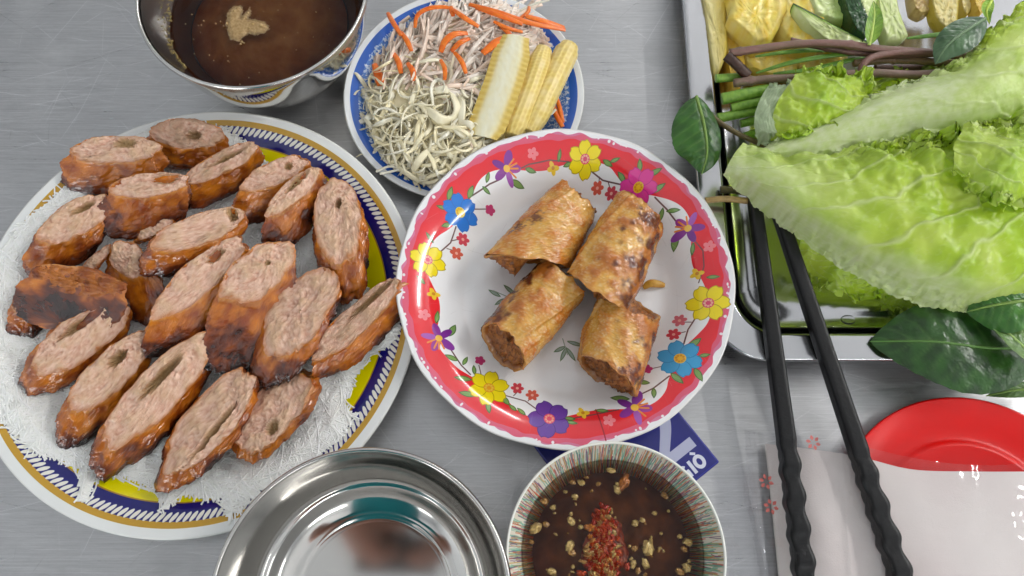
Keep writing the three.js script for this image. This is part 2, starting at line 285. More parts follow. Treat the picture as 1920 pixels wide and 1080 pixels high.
    const flower = (x, y, R9, n, f1, f2, edge, cen, cen2, rot) => at2(x, y, () => {
      const q = R9 * 0.93 * S1; c.rotate(rot);
      for (let i = 0; i < n; i++) {
        c.save(); c.rotate(i / n * Math.PI * 2); const gr = c.createRadialGradient(0, 0, q * 0.2, q * 0.6, 0, q * 0.75); gr.addColorStop(0, f2); gr.addColorStop(1, f1);
        c.fillStyle = gr; c.strokeStyle = edge; c.lineWidth = 1.3 * S1; const wd = q * 2.6 / n;
        c.beginPath(); c.moveTo(q * 0.1, 0); c.bezierCurveTo(q * 0.3, -wd * 1.05, q * 0.8, -wd * 1.0, q * 0.97, -wd * 0.32); c.quadraticCurveTo(q * 0.9, 0, q * 1.02, wd * 0.25); c.bezierCurveTo(q * 0.8, wd * 1.0, q * 0.3, wd * 1.05, q * 0.1, 0); c.fill(); c.stroke();
        c.restore();
      }
      c.fillStyle = cen; c.beginPath(); c.arc(0, 0, q * 0.27, 0, 7); c.fill(); c.fillStyle = cen2; for (let i = 0; i < 8; i++) { const a = i * 0.785; c.beginPath(); c.arc(Math.cos(a) * q * 0.17, Math.sin(a) * q * 0.17, q * 0.06, 0, 7); c.fill(); }
    });
    flower(863, 398, 34, 6, '#1f79d6', '#1252a8', '#2a6cc0', '#f2d42c', '#d9a51e', 0.3);
    for (const [x, y, q, ro] of [[802, 487, 33, 0.2], [1097, 298, 34, 0.5], [1328, 568, 37, 0.1], [917, 727, 37, 0.7]]) flower(x, y, q, 6, '#f6e01e', '#e8c40c', '#b49a14', x === 917 ? '#eda22a' : '#e0486a', x === 917 ? '#f0c84a' : '#f2b8a0', ro);
    flower(1197, 351, 36, 6, '#e23a9a', '#b81c78', '#c42a88', '#f4c82a', '#dd9a1e', 0.2);
    flower(1275, 672, 38, 6, '#42a4d8', '#2478b4', '#2f86bc', '#f4c23a', '#d8962a', 0.4);
    flower(1030, 785, 38, 5, '#6a3fa0', '#43246e', '#52307e', '#e8506a', '#f4a090', 0.6);
    for (const [x, y, ro, q] of [[950, 316, -1.4, 30], [1290, 428, 2.6, 30], [823, 634, 0.6, 30], [1190, 764, -1.2, 32]]) at2(x, y, () => {
      c.rotate(ro); const qq = q * S1; [[0, 1, 0.42], [1.3, 0.85, 0.38], [-1.4, 0.9, 0.34], [2.6, 0.95, 0.3], [-2.5, 0.9, 0.36]].forEach(([a, L, W], i) => { c.save(); c.rotate(a); c.fillStyle = ['#8a3f9e', '#9c3a92', '#7a2f90', '#a85ab4', '#8c3a98'][i]; c.beginPath(); c.ellipse(qq * L * 0.55, 0, qq * L * 0.5, qq * W * 0.62, 0, 0, 7); c.fill(); c.restore(); });
      c.strokeStyle = '#e88a3a'; c.lineWidth = 3 * S1; for (const a of [0.5, 0.9, 1.3, 2]) { c.beginPath(); c.moveTo(0, 0); c.lineTo(Math.cos(a) * qq * 0.7, Math.sin(a) * qq * 0.7); c.stroke(); } c.fillStyle = '#efc050'; c.beginPath(); c.arc(0, 0, qq * 0.2, 0, 7); c.fill();
    });
    for (const [x, y, f] of [[868, 449, '#d2485a'], [856, 475, '#d8604e'], [1120, 353, '#d8604e'], [1146, 363, '#cc4450'], [1274, 601, '#d8707a'], [1263, 627, '#d04450'], [970, 728, '#d2404e'], [998, 741, '#d8604e']]) { const q = 11; for (let i = 0; i < 6; i++) { at2(x, y, () => { c.rotate(i * 1.047); c.fillStyle = f; c.beginPath(); c.ellipse(q * 0.62 * S1, 0, q * 0.45 * S1, q * 0.33 * S1, 0, 0, 7); c.fill(); }); } at2(x, y, () => { c.fillStyle = '#f0b0a0'; c.beginPath(); c.arc(0, 0, 2.6 * S1, 0, 7); c.fill(); }); }
    for (const [x, y] of [[919, 394], [900, 676], [1213, 692]]) at2(x, y, () => { c.fillStyle = '#c43a72'; for (let i = 0; i < 5; i++) { c.save(); c.rotate(i * 1.257); c.beginPath(); c.ellipse(4.5 * S1, 0, 5 * S1, 4 * S1, 0, 0, 7); c.fill(); c.restore(); } });
    for (const [x, y] of [[1037, 315], [1307, 513], [813, 551], [1093, 774]]) at2(x, y, () => { c.fillStyle = '#f0c838'; for (let i = 0; i < 4; i++) { c.save(); c.rotate(i * 1.4); c.beginPath(); c.ellipse(5 * S1, 0, 6.5 * S1, 4 * S1, 0, 0, 7); c.fill(); c.restore(); } c.fillStyle = '#d08a28'; c.beginPath(); c.arc(0, 0, 3 * S1, 0, 7); c.fill(); });
    for (const [x, y] of [[999, 288], [1330, 462], [795, 590], [1142, 788]]) at2(x, y, () => { c.fillStyle = '#f0848c'; for (let i = 0; i < 5; i++) { c.save(); c.rotate(i * 1.257); c.beginPath(); c.ellipse(6 * S1, 0, 5 * S1, 4 * S1, 0, 0, 7); c.fill(); c.restore(); } });
    for (let k = 0; k < 260; k++) { const a = r() * 6.28, q = Math.sqrt(r()) * 0.9 * K, x = K + Math.cos(a) * q, y = K + Math.sin(a) * q, an = r() * 3.14, L = 20 + r() * r() * 160; c.globalAlpha = 0.10 + 0.16 * r(); c.strokeStyle = r() < 0.5 ? '#ffffff' : '#a8a4a2'; c.lineWidth = 1 + r() * 1.4; c.beginPath(); c.moveTo(x, y); c.quadraticCurveTo(x + Math.cos(an) * L / 2 + 6 * (r() - 0.5), y + Math.sin(an) * L / 2 + 6 * (r() - 0.5), x + Math.cos(an) * L, y + Math.sin(an) * L); c.stroke(); } c.globalAlpha = 1;
    // a crack in the melamine
    line([[1117, 768], [1126, 792], [1134, 818], [1136, 826]], '#9c1f2a', 2);
  });
  const g = thing('floral_plate', 'round red and white floral melamine plate holding four fried spring rolls', 'plate', null, V(RED.x, 0, RED.z));
  const wave = (P, i) => { const x = P.getX(i), z = P.getZ(i), q = Math.hypot(x, z) / R, k = lerp(1, redWave(Math.atan2(z, x)), sstep(0.75, 1, q)); P.setX(i, x * k); P.setZ(i, z * k); };
  part('plate_face', dishFace(prof, R, 240, wave), phys({ map: tex, roughness: 0.13, clearcoat: 0.6, clearcoatRoughness: 0.05 }), g);
  part('underside', dishFace([[R * 0.99, redY(R * 0.99)], [R, 0.0335], [R * 0.996, 0.0315], [R * 0.9, 0.024], [R * 0.64, 0.0055], [R * 0.62, 0.0002], [R * 0.6, 0.0002], [R * 0.58, 0.0055], [0, 0.0055]], R, 240, wave), phys({ color: col(S(236, 234, 232)), roughness: 0.25 }), g);
}

// ---- small blue and white plate
const BLU = circleFit(E_BLUE, 0.016);
const bluY = r => { const q = r / BLU.r; return 0.0055 + 0.0105 * sstep(0.6, 1.02, q); };
{
  const R = BLU.r, prof = []; for (let i = 0; i <= 48; i++) { const r = R * 0.99 * i / 48; prof.push([r, bluY(r)]); }
  const tex = canvasTex(1024, 1024, (c, w) => {
    const h = w / 2, r = mulberry(8), ring = (a, b, f) => { c.fillStyle = f; c.beginPath(); c.arc(h, h, a * h, 0, Math.PI * 2); c.arc(h, h, b * h, Math.PI * 2, 0, true); c.fill(); };
    c.fillStyle = '#eef1f4'; c.fillRect(0, 0, w, w); ring(0.945, 0.88, '#2a62c4'); ring(0.88, 0.66, '#5f8fdc');
    for (let k = 0; k < 2600; k++) { const q = 0.66 + 0.22 * Math.sqrt(r()), a = r() * 6.283, x = h + Math.cos(a) * q * h, y = h + Math.sin(a) * q * h, s = 2 + r() * 7; c.fillStyle = r() < 0.5 ? '#c9daf4' : r() < 0.5 ? '#2f66c6' : '#eaf0fa'; c.beginPath(); c.ellipse(x, y, s, s * (0.25 + 0.4 * r()), r() * 3.14, 0, 7); c.fill(); }
    for (let k = 0; k < 40; k++) { const a = k / 40 * 6.283; c.strokeStyle = '#dfe9f8'; c.lineWidth = 2.5; c.beginPath(); c.arc(h + Math.cos(a) * 0.78 * h, h + Math.sin(a) * 0.78 * h, 18, a, a + 4); c.stroke(); }
    ring(0.665, 0.65, '#3a6cc8'); c.fillStyle = '#e8edf4'; c.beginPath(); c.arc(h, h, 0.65 * h, 0, 7); c.fill();
  });
  const g = thing('blue_plate', 'small white plate with mottled blue border under pickled vegetables', 'plate', null, V(BLU.x, 0, BLU.z));
  part('plate_face', dishFace(prof, R, 160), phys({ map: tex, roughness: 0.15, clearcoat: 0.5, clearcoatRoughness: 0.06 }), g);
  part('underside', lathe([[R * 0.99, bluY(R * 0.99)], [R, 0.0156], [R * 0.995, 0.0142], [R * 0.66, 0.003], [R * 0.6, 0.0002], [R * 0.57, 0.0002], [R * 0.55, 0.003], [0, 0.003]], 160), phys({ color: col(S(236, 236, 232)), roughness: 0.2 }), g);
}

// ---- stainless bowls
const steelMat = phys({ metalness: 1, color: col(S(205, 203, 198)), roughness: 0.09, bumpMap: rep(lumpTex, 1, 1), bumpScale: 0.00001 });
const steelSoft = phys({ metalness: 1, color: col(S(196, 194, 190)), roughness: 0.2 });
const SOUP = circleFit(E_SOUP, 0.069);
const BROTH_H = 0.042;
function bowlProfiles(R, H, foot, t) {
  const outer = smoothProfile([[foot, 0.0015], [foot * 1.25, 0.004], [R * 0.72, H * 0.24], [R * 0.9, H * 0.55], [R * 0.968, H * 0.86], [R * 0.972, H * 0.95]], 40);
  const rim = []; for (let i = 0; i <= 14; i++) { const a = -0.4 - i / 14 * 3.6 + Math.PI * 0; rim.push([R * 0.984 + Math.cos(a + 0.4) * R * 0.018, H - 0.0016 - Math.sin(a + 0.4) * 0.0022]); }
  return { outer: [[0, 0.0015], ...outer], rim };
}
{
  const R = SOUP.r, H = 0.069;
  const inR = y => R * (0.4 + 0.565 * Math.sqrt(clamp((y - 0.003) / (H - 0.003))));
  const g = thing('soup_bowl', 'shiny stainless steel bowl of brown broth with foam', 'bowl', null, V(SOUP.x, 0, SOUP.z));
  const outer = smoothProfile([[R * 0.42, 0.001], [R * 0.5, 0.003], [R * 0.72, H * 0.2], [R * 0.88, H * 0.5], [R * 0.965, H * 0.85], [R * 0.97, H * 0.965]], 48);
  part('bowl_outside', lathe([[0, 0.001], ...outer], 160), steelMat, g);
  const rim = []; for (let i = 0; i <= 16; i++) { const a = -1.2 + i / 16 * 4.2; rim.push([R * 0.982 + Math.cos(a) * R * 0.019, H - 0.002 + Math.sin(a) * 0.0024]); }
  part('rolled_rim', lathe(rim, 160), steelSoft, g);
  const inner = []; for (let i = 0; i <= 40; i++) { const y = lerp(H * 0.975, 0.003, i / 40); inner.push([inR(y), y]); } inner.push([0, 0.003]);
  part('bowl_inside', lathe(inner, 160), steelSoft, g);
  // broth: a slightly rising meniscus at the wall
  const rb = inR(BROTH_H) - 0.0003, bp = []; for (let i = 0; i <= 60; i++) { const q = i / 60; bp.push([rb * q, BROTH_H + 0.0011 * Math.pow(q, 40)]); }
  const broth = thing('broth', 'dark brown broth filling the steel soup bowl', 'broth', null, V(SOUP.x, 0, SOUP.z));
  const vol = [...bp]; for (let i = 1; i <= 30; i++) { const y = lerp(BROTH_H, 0.0026, i / 30); vol.push([inR(Math.max(y, 0.0031)) + 0.0003, y]); } vol.push([0, 0.0026]);
  part('clear_broth', lathe(vol.reverse(), 160), phys({ color: 0xffffff, roughness: 0.02, transmission: 1, thickness: 0.03, ior: 1.34, attenuationColor: col([0.5, 0.26, 0.09]), attenuationDistance: 0.022 }), broth);
  const sd = [], yS = BROTH_H - 0.0045; for (let i = 0; i <= 60; i++) { const q = i / 60; sd.push([inR(yS - 0.014) * q, yS - 0.013 * q ** 5]); }
  const bg = lathe(sd.reverse(), 160), P = bg.attributes.position, C = [];
  for (let i = 0; i < P.count; i++) { const x = P.getX(i), z = P.getZ(i), n = fbm(x * 50, z * 50, 3, 5), n2 = fbm(x * 500, z * 500, 9, 2); C.push(...mix3(S(126, 78, 36), S(160, 116, 68), clamp(0.4 + n * 0.7 + n2 * 0.15))); P.setY(i, P.getY(i) + 0.0012 * n); }
  bg.setAttribute('color', new THREE.Float32BufferAttribute(C, 3)); bg.computeVertexNormals();
  part('sediment', bg, phys({ vertexColors: true, roughness: 0.9, side: THREE.DoubleSide }), broth);
  // foam raft and bubbles
  const fa = new Acc(), out = [[424, 44], [426, 24], [438, 12], [452, 10], [456, 22], [451, 33], [460, 24], [468, 14], [470, 22], [465, 36], [480, 37], [497, 42], [505, 52], [495, 62], [478, 65], [466, 63], [456, 70], [446, 78], [432, 74], [427, 60]].map(p => { const q = at(p[0], p[1], BROTH_H); return [q.x - SOUP.x, q.z - SOUP.z]; });
  const inFoam = (x, z) => { let ins = false, d = 9; for (let i = 0, j = out.length - 1; i < out.length; j = i++) { const [ax, az] = out[j], [bx, bz] = out[i]; if ((az > z) !== (bz > z) && x < (bx - ax) * (z - az) / (bz - az) + ax) ins = !ins; const t = clamp(((x - ax) * (bx - ax) + (z - az) * (bz - az)) / ((bx - ax) ** 2 + (bz - az) ** 2)); d = Math.min(d, Math.hypot(x - ax - t * (bx - ax), z - az - t * (bz - az))); } return (ins ? d : -d) + 0.0012 * fbm(x * 260, z * 260, 6, 3); };
  const xs = out.map(p => p[0]), zs = out.map(p => p[1]), fx0 = Math.min(...xs) - 0.002, fz0 = Math.min(...zs) - 0.002, fs = 0.00045, fN = Math.ceil((Math.max(...xs) + 0.002 - fx0) / fs), fM = Math.ceil((Math.max(...zs) + 0.002 - fz0) / fs), fid = {};
  const fv = (i, j) => { const k = i * 4096 + j; if (fid[k] === undefined) { const x = fx0 + i * fs, z = fz0 + j * fs, d = inFoam(x, z); fid[k] = fa.v(V(x, BROTH_H + 0.0012 * sstep(0, 0.0035, d) - 0.0002 + 0.00006 * fbm(x * 1500, z * 1500, 2, 2), z), mix3(S(158, 126, 80), S(190, 160, 112), clamp(0.45 + fbm(x * 420, z * 420, 7, 3)))); } return fid[k]; };
  for (let i = 0; i < fN; i++) for (let j = 0; j < fM; j++) if (inFoam(fx0 + (i + .5) * fs, fz0 + (j + .5) * fs) > -0.0004) fa.quad(fv(i, j), fv(i, j + 1), fv(i + 1, j + 1), fv(i + 1, j));
  part('foam', fa.build(), phys({ vertexColors: true, roughness: 0.4, side: THREE.DoubleSide }), broth);
  const bub = []; const r = mulberry(4);
  for (const [x, y, s] of [[440, 22, 1.2], [426, 46, 1.3], [462, 35, 1], [475, 47, 1.6], [490, 50, 2.2], [468, 54, 1.2], [454, 80, 1.5], [452, 84, 1.2], [458, 82, 1], [556, 95, 0.7], [414, 42, 0.8], [420, 50, 0.7]]) { const q = at(x, y, BROTH_H); bub.push(new THREE.SphereGeometry(s * 0.0006, 12, 8, 0, 6.3, 0, 1.7).translate(q.x - SOUP.x, BROTH_H + 0.0008, q.z - SOUP.z)); }
  for (let k = 0; k < 60; k++) { const a = r() * 6.28, q = Math.sqrt(r()) * 0.9 * rb; bub.push(new THREE.SphereGeometry(0.00025 + 0.0003 * r(), 8, 6).translate(Math.cos(a) * q, BROTH_H, Math.sin(a) * q)); }
  const bm = part('bubbles', mergeGeometries(bub), phys({ color: col(S(190, 160, 110)), roughness: 0.08 }), broth); bm.userData.kind = 'stuff';
  // dried froth left on the wall: a ring of specks just above the liquid
  const fr = [];
  for (let k = 0; k < 700; k++) { const a = 2.4 + r() * 2.6, y = BROTH_H + 0.0012 + 0.008 * r() * r() * (0.4 + 0.9 * sstep(2.4, 3, a) * sstep(4.6, 3.6, a)) + 0.003 * n3(a * 3, 1, 5), q = inR(y) - 0.0002; if (fbm(a * 7, y * 300, 3) < -0.12) continue; fr.push(new THREE.SphereGeometry(0.0003 + 0.0006 * r() * r(), 6, 5).translate(Math.cos(a) * q, y, Math.sin(a) * q)); }
  const fm = part('dried_froth', mergeGeometries(fr), phys({ color: col(S(150, 128, 70)), roughness: 0.4 }), broth); fm.userData.kind = 'stuff';
}
const STL = circleFit(E_STEEL, 0.053);
{
  const R = STL.r, H = 0.053;
  const g = thing('steel_bowl', 'empty shiny stainless steel bowl with ridged inside beside the striped sauce bowl', 'bowl', null, V(STL.x, 0, STL.z));
  part('bowl_outside', lathe([[0, 0.001], ...smoothProfile([[R * 0.5, 0.001], [R * 0.58, 0.003], [R * 0.78, H * 0.25], [R * 0.9, H * 0.55], [R * 0.965, H * 0.88], [R * 0.97, H * 0.96]], 40)], 180), steelMat, g);
  const rim = []; for (let i = 0; i <= 16; i++) { const a = -1.2 + i / 16 * 4.2; rim.push([R * 0.98 + Math.cos(a) * R * 0.02, H - 0.002 + Math.sin(a) * 0.0024]); }
  part('rolled_rim', lathe(rim, 180), steelSoft, g);
  const prof = smoothProfile([[R * 0.962, H * 0.965], [R * 0.945, H * 0.86], [R * 0.90, H * 0.62], [R * 0.84, H * 0.42], [R * 0.80, H * 0.345], [R * 0.77, H * 0.32], [R * 0.70, H * 0.22], [R * 0.62, H * 0.15], [R * 0.575, H * 0.128], [R * 0.55, H * 0.108], [R * 0.52, H * 0.1]], 110);
  for (let i = 1; i <= 40; i++) { const r = lerp(0.52, 0, i / 40); prof.push([R * r, H * 0.1 - 0.0036 * (1 - (r / 0.52) ** 2)]); }
  part('bowl_inside', lathe(prof, 180), phys({ metalness: 1, color: col(S(200, 198, 194)), roughness: 0.11 }), g);
}

// ---- striped sauce bowl
const SAU = circleFit(E_SAUCE, 0.05);
const SAUCE_H = 0.035;
const sauR = y => SAU.r * (0.36 + 0.615 * Math.pow(clamp((y - 0.006) / 0.043), 0.55));
{
  const R = SAU.r, H = 0.05;
  const tex = canvasTex(2048, 256, (c, w, h) => {
    const r = mulberry(15); c.fillStyle = '#e6dfcf'; c.fillRect(0, 0, w, h);
    for (let k = 0; k < 2600; k++) {
      const x = r() * w, y0 = r() * h * 0.7 - 20, L = 40 + r() * 150; c.strokeStyle = ['#6fb29a', '#6fb29a', '#84bca6', '#d0604a', '#d87a52', '#6a4a6c', '#7c5a80', '#c9a25a'][(x / w * 3000 + r() * 4 | 0) % 8]; c.globalAlpha = 0.75; c.lineWidth = 1.2 + r() * 2.6;
      c.beginPath(); c.moveTo(x, y0); c.bezierCurveTo(x + 6 * (r() - 0.5), y0 + L * 0.3, x + 16 * (r() - 0.5), y0 + L * 0.6, x + 14 * (r() - 0.5), y0 + L); c.stroke();
    }
    c.globalAlpha = 1;
  });
  tex.wrapS = THREE.RepeatWrapping;
  const g = thing('sauce_bowl', 'white bowl with multicoloured striped inside holding dark dipping sauce', 'bowl', null, V(SAU.x, 0, SAU.z));
  const inn = []; for (let i = 0; i <= 50; i++) { const y = lerp(H - 0.001, 0.006, i / 50); inn.push([sauR(y), y]); } inn.push([0, 0.006]);
  const ig = lathe(inn, 160); { const U = ig.attributes.uv; for (let i = 0; i < U.count; i++) U.setXY(i, U.getX(i), 1 - clamp(U.getY(i) * 1.25)); }
  part('striped_inside', ig, phys({ map: tex, roughness: 0.15, clearcoat: 0.4, clearcoatRoughness: 0.06 }), g);
  const og = [[sauR(H - 0.001), H - 0.001]]; for (let i = 1; i <= 8; i++) { const a = i / 8 * Math.PI * 0.9; og.push([R * 0.988 - Math.cos(a) * R * 0.014, H - 0.001 + Math.sin(a) * 0.0011]); }
  og.push(...smoothProfile([[R * 0.998, H - 0.002], [R * 0.985, H * 0.85], [R * 0.9, H * 0.5], [R * 0.68, H * 0.2], [R * 0.5, H * 0.12]], 24), [R * 0.5, 0.0003], [R * 0.47, 0.0003], [R * 0.46, 0.004], [0, 0.004]);
  part('bowl_outside', lathe(og, 160), phys({ color: col(S(238, 238, 230)), roughness: 0.16 }), g);
  const sauce = thing('dipping_sauce', 'dark brown dipping sauce with minced garlic and chilli', 'sauce', null, V(SAU.x, 0, SAU.z));
  const rb = sauR(SAUCE_H) - 0.0002, bp = []; for (let i = 0; i <= 50; i++) { const q = i / 50; bp.push([rb * q, SAUCE_H + 0.0009 * Math.pow(q, 36)]); }
  const vol = [...bp]; for (let i = 1; i <= 24; i++) { const y = lerp(SAUCE_H, 0.0056, i / 24); vol.push([sauR(Math.max(y, 0.0061)) + 0.0002, y]); } vol.push([0, 0.0056]);
  part('clear_sauce', lathe(vol.reverse(), 128), phys({ color: 0xffffff, roughness: 0.02, transmission: 1, thickness: 0.02, ior: 1.36, attenuationColor: col([0.5, 0.25, 0.08]), attenuationDistance: 0.014 }), sauce);
  const sd = [], yS = SAUCE_H - 0.0042; for (let i = 0; i <= 40; i++) { const q = i / 40; sd.push([sauR(yS - 0.006) * q, yS - 0.0055 * q ** 6]); }
  const bg = lathe(sd.reverse(), 128), P = bg.attributes.position, C = [];
  for (let i = 0; i < P.count; i++) { const x = P.getX(i), z = P.getZ(i), n = fbm(x * 70, z * 70, 2, 4); C.push(...mix3(S(92, 52, 26), S(138, 84, 40), clamp(0.4 + n * 0.9))); P.setY(i, P.getY(i) + 0.0014 * n); }
  bg.setAttribute('color', new THREE.Float32BufferAttribute(C, 3)); bg.computeVertexNormals();
  part('sediment', bg, phys({ vertexColors: true, roughness: 0.9, side: THREE.DoubleSide }), sauce);
  const r = mulberry(62), bit = (px, py, L, W, ang, c1, hgt = 0.0012) => {
    const q = at(px, py, SAUCE_H + 0.0005), a = new Acc(), k = 1 / ppm(q), nU = 16, nV = 10;
    for (let i = 0; i <= nV; i++) for (let j = 0; j < nU; j++) { const th = i / nV * Math.PI, ph = j / nU * 6.283, d = 1 + 0.75 * fbm(Math.cos(ph) * 1.4 + px, Math.sin(ph) * 1.4 + py, th * 1.5, 3), x = Math.sin(th) * Math.cos(ph) * L * k * d, z = Math.sin(th) * Math.sin(ph) * W * k * d, y = Math.cos(th) * hgt * d; a.v(V(q.x - SAU.x + x * Math.cos(ang) - z * Math.sin(ang), SAUCE_H - hgt * 0.62 + y, q.z - SAU.z + x * Math.sin(ang) + z * Math.cos(ang)), mix3(c1, c1.map(v => v * 0.62), clamp(0.5 + fbm(px + x * 800, z * 800, y * 900) * 1.3))); }
    for (let i = 0; i < nV; i++) for (let j = 0; j < nU; j++) { const b = i * nU + j, e = i * nU + (j + 1) % nU; a.quad(b, e, e + nU, b + nU); }
    return a.build();
  };
  const bitMat = phys({ vertexColors: true, roughness: 0.18 }), G = S(214, 182, 112), G2 = S(186, 140, 78);
  const bits = [[1074, 904, 6, 4, .4], [1088, 905, 6, 4, .9], [1092, 905, 5, 5, 0], [1122, 907, 5, 4, 0], [1078, 931, 6, 5, .3], [1158, 918, 8, 6, 1.1], [1021, 940, 8, 6, .4], [1037, 951, 6, 5, 0], [1004, 990, 13, 8, -.6], [1024, 983, 6, 5, .2], [1071, 977, 8, 7, .8], [1228, 962, 5, 4, 0], [1247, 929, 8, 5, .7], [1191, 981, 6, 6, 1], [1216, 1028, 11, 14, .2], [1190, 1028, 6, 5, 0], [1238, 1028, 4, 3, 0], [1069, 1025, 8, 11, .2], [1072, 1036, 8, 6, .4], [1210, 1056, 6, 10, -.3], [1188, 1058, 5, 8, .3], [1197, 1070, 5, 6, .2], [1288, 1064, 8, 9, .1], [1290, 1016, 9, 7, .4], [996, 1016, 5, 4, 0], [1034, 1072, 10, 6, .3], [1060, 922, 4, 3, 0], [1100, 895, 4, 3, 0], [1146, 882, 9, 5, .2], [1275, 1006, 5, 4, 0], [1284, 1030, 6, 5, .5], [1240, 1000, 3, 3, 0], [1254, 958, 3, 3, 0], [1110, 920, 3, 3, 0], [1040, 962, 3, 2, 0], [1089, 988, 5, 4, 0], [1275, 1072, 9, 6, .3], [1205, 975, 5, 4, .3]];
  for (let k = 0; k < 46; k++) { const a = r() * 6.28, q = Math.sqrt(r()) * 150; bits.push([1155 + Math.cos(a) * q, 1030 + Math.sin(a) * q * 0.9, 2 + 2.5 * r(), 1.5 + 2 * r(), r() * 3]); }
  bits.forEach(([x, y, L, W, a], i) => part('garlic_bit', bit(x, y, L, W, a, i % 3 ? G : G2), bitMat, sauce));
  part('pork_crumb', bit(1170, 905, 18, 9, -1.0, S(196, 120, 58), 0.003), bitMat, sauce, 'small fried tan crumb floating in the sauce');
  const chil = []; for (let k = 0; k < 170; k++) { const y = 945 + Math.pow(r(), 0.75) * 135, w = lerp(10, 50, clamp((y - 945) / 100)), x = 1134 + (r() + r() - 1) * w + (y - 945) * -0.06, red = r() < 0.62; chil.push([x, y, 4 + r() * 8, 3 + r() * 4.5, r() * 3.1, red ? mix3(S(168, 34, 18), S(204, 76, 30), r()) : mix3(G, S(222, 130, 50), r())]); }
  { // soft wet pulp that the flakes lie in
    const pa = new Acc(), nU = 64, nR = 16, c0 = at(1134, 1022, SAUCE_H); for (let i = 0; i <= nR; i++) for (let j = 0; j < nU; j++) { const ph = j / nU * 6.283, q = i / nR, e = 1 + 0.3 * fbm(Math.cos(ph) * 1.5, Math.sin(ph) * 1.5, 3, 3), p = at(1134 + Math.cos(ph) * 42 * q * e * (1 + 0.25 * Math.sin(ph)), 1022 + Math.sin(ph) * 64 * q * e, SAUCE_H), n = fbm(p.x * 300, p.z * 300, 4, 4); pa.v(V(p.x - SAU.x, SAUCE_H - 0.0021 + 0.0024 * (1 - q * q) + 0.0022 * n * sstep(0, 0.25, q), p.z - SAU.z), mix3(S(120, 28, 12), S(186, 78, 26), clamp(0.42 + n * 1.2))); }
    for (let i = 0; i < nR; i++) for (let j = 0; j < nU; j++) { const x = i * nU + j, y = i * nU + (j + 1) % nU; pa.quad(x, y, y + nU, x + nU); }
    part('chilli_pulp', pa.build(), phys({ vertexColors: true, roughness: 0.1, ior: 1.6, side: THREE.DoubleSide }), sauce, 'soft wet orange red chilli pulp');
  }
  const cg = chil.map(b => { const g2 = bit(...b, 0.0014 + 0.0022 * r()); return g2; });
  const cm = part('minced_chilli', mergeGeometries(cg), phys({ vertexColors: true, roughness: 0.08, ior: 1.6 }), sauce, 'heap of red minced chilli and garlic in the sauce'); cm.userData.kind = 'stuff';
}

// ---- blue table number card
{
  const T = 0.003, k = at(1350, 866, T), e1 = at(1272, 770, T).sub(k), e2 = at(1300, 897, T).sub(k); e1.normalize(); e2.sub(e1.clone().multiplyScalar(e2.dot(e1))).normalize();
  const H = 0.075, W = 0.082; // right edge runs along e1, bottom edge along e2
  const tex = canvasTex(1024, 936, (c, w, h) => {
    c.fillStyle = '#151a78'; c.fillRect(0, 0, w, h); c.strokeStyle = '#2a2f96'; c.lineWidth = 8; c.strokeRect(10, 10, w - 20, h - 20);
    c.fillStyle = '#b9bcd6'; c.font = 'bold 640px sans-serif'; c.textAlign = 'right'; c.textBaseline = 'alphabetic'; c.fillText('12', w - 40, h - 190);
c.strokeStyle = '#dfe2ee'; c.lineWidth = 27; c.lineCap = 'butt'; const bx = w - 300, by = h - 40, H2 = 104;
    c.beginPath(); c.ellipse(bx + 40, by - H2 / 2, 30, H2 / 2 - 12, 0, -0.75, -Math.PI * 1.94, true); c.stroke(); c.beginPath(); c.moveTo(bx + 40, by - 46); c.lineTo(bx + 80, by - 46); c.moveTo(bx + 69, by - 50); c.lineTo(bx + 69, by); c.stroke();
    c.beginPath(); c.moveTo(bx + 112, by); c.lineTo(bx + 112, by - H2); c.stroke(); c.beginPath(); c.ellipse(bx + 180, by - H2 / 2, 32, H2 / 2 - 12, 0, 0, Math.PI * 2); c.stroke(); c.lineWidth = 20; c.beginPath(); c.moveTo(bx + 160, by - H2 - 34); c.lineTo(bx + 192, by - H2 - 8); c.stroke();
  });
  const g = new RoundedBoxGeometry(W, T, H, 3, 0.0012), P = g.attributes.position, U = g.attributes.uv;
  for (let i = 0; i < P.count; i++) U.setXY(i, P.getX(i) / W + 0.5, 0.5 - P.getZ(i) / H);
  const card = shadow(new THREE.Mesh(g, phys({ map: tex, roughness: 0.3, clearcoat: 0.4 }))); card.name = 'number_card';
  card.userData = { label: 'dark blue plastic table number card half under the floral plate', category: 'card' };
  // local +x = towards the right edge (-e2), local -z = e1
  const X = e2.clone().negate(), Z = e1.clone().negate();
  const mt = new THREE.Matrix4().makeBasis(X, V(0, 1, 0), Z); card.quaternion.setFromRotationMatrix(mt);
  card.position.copy(k.clone().addScaledVector(e1, H / 2).addScaledVector(e2, W / 2)); card.position.y = T / 2 + 0.0002; scene.add(card);
}
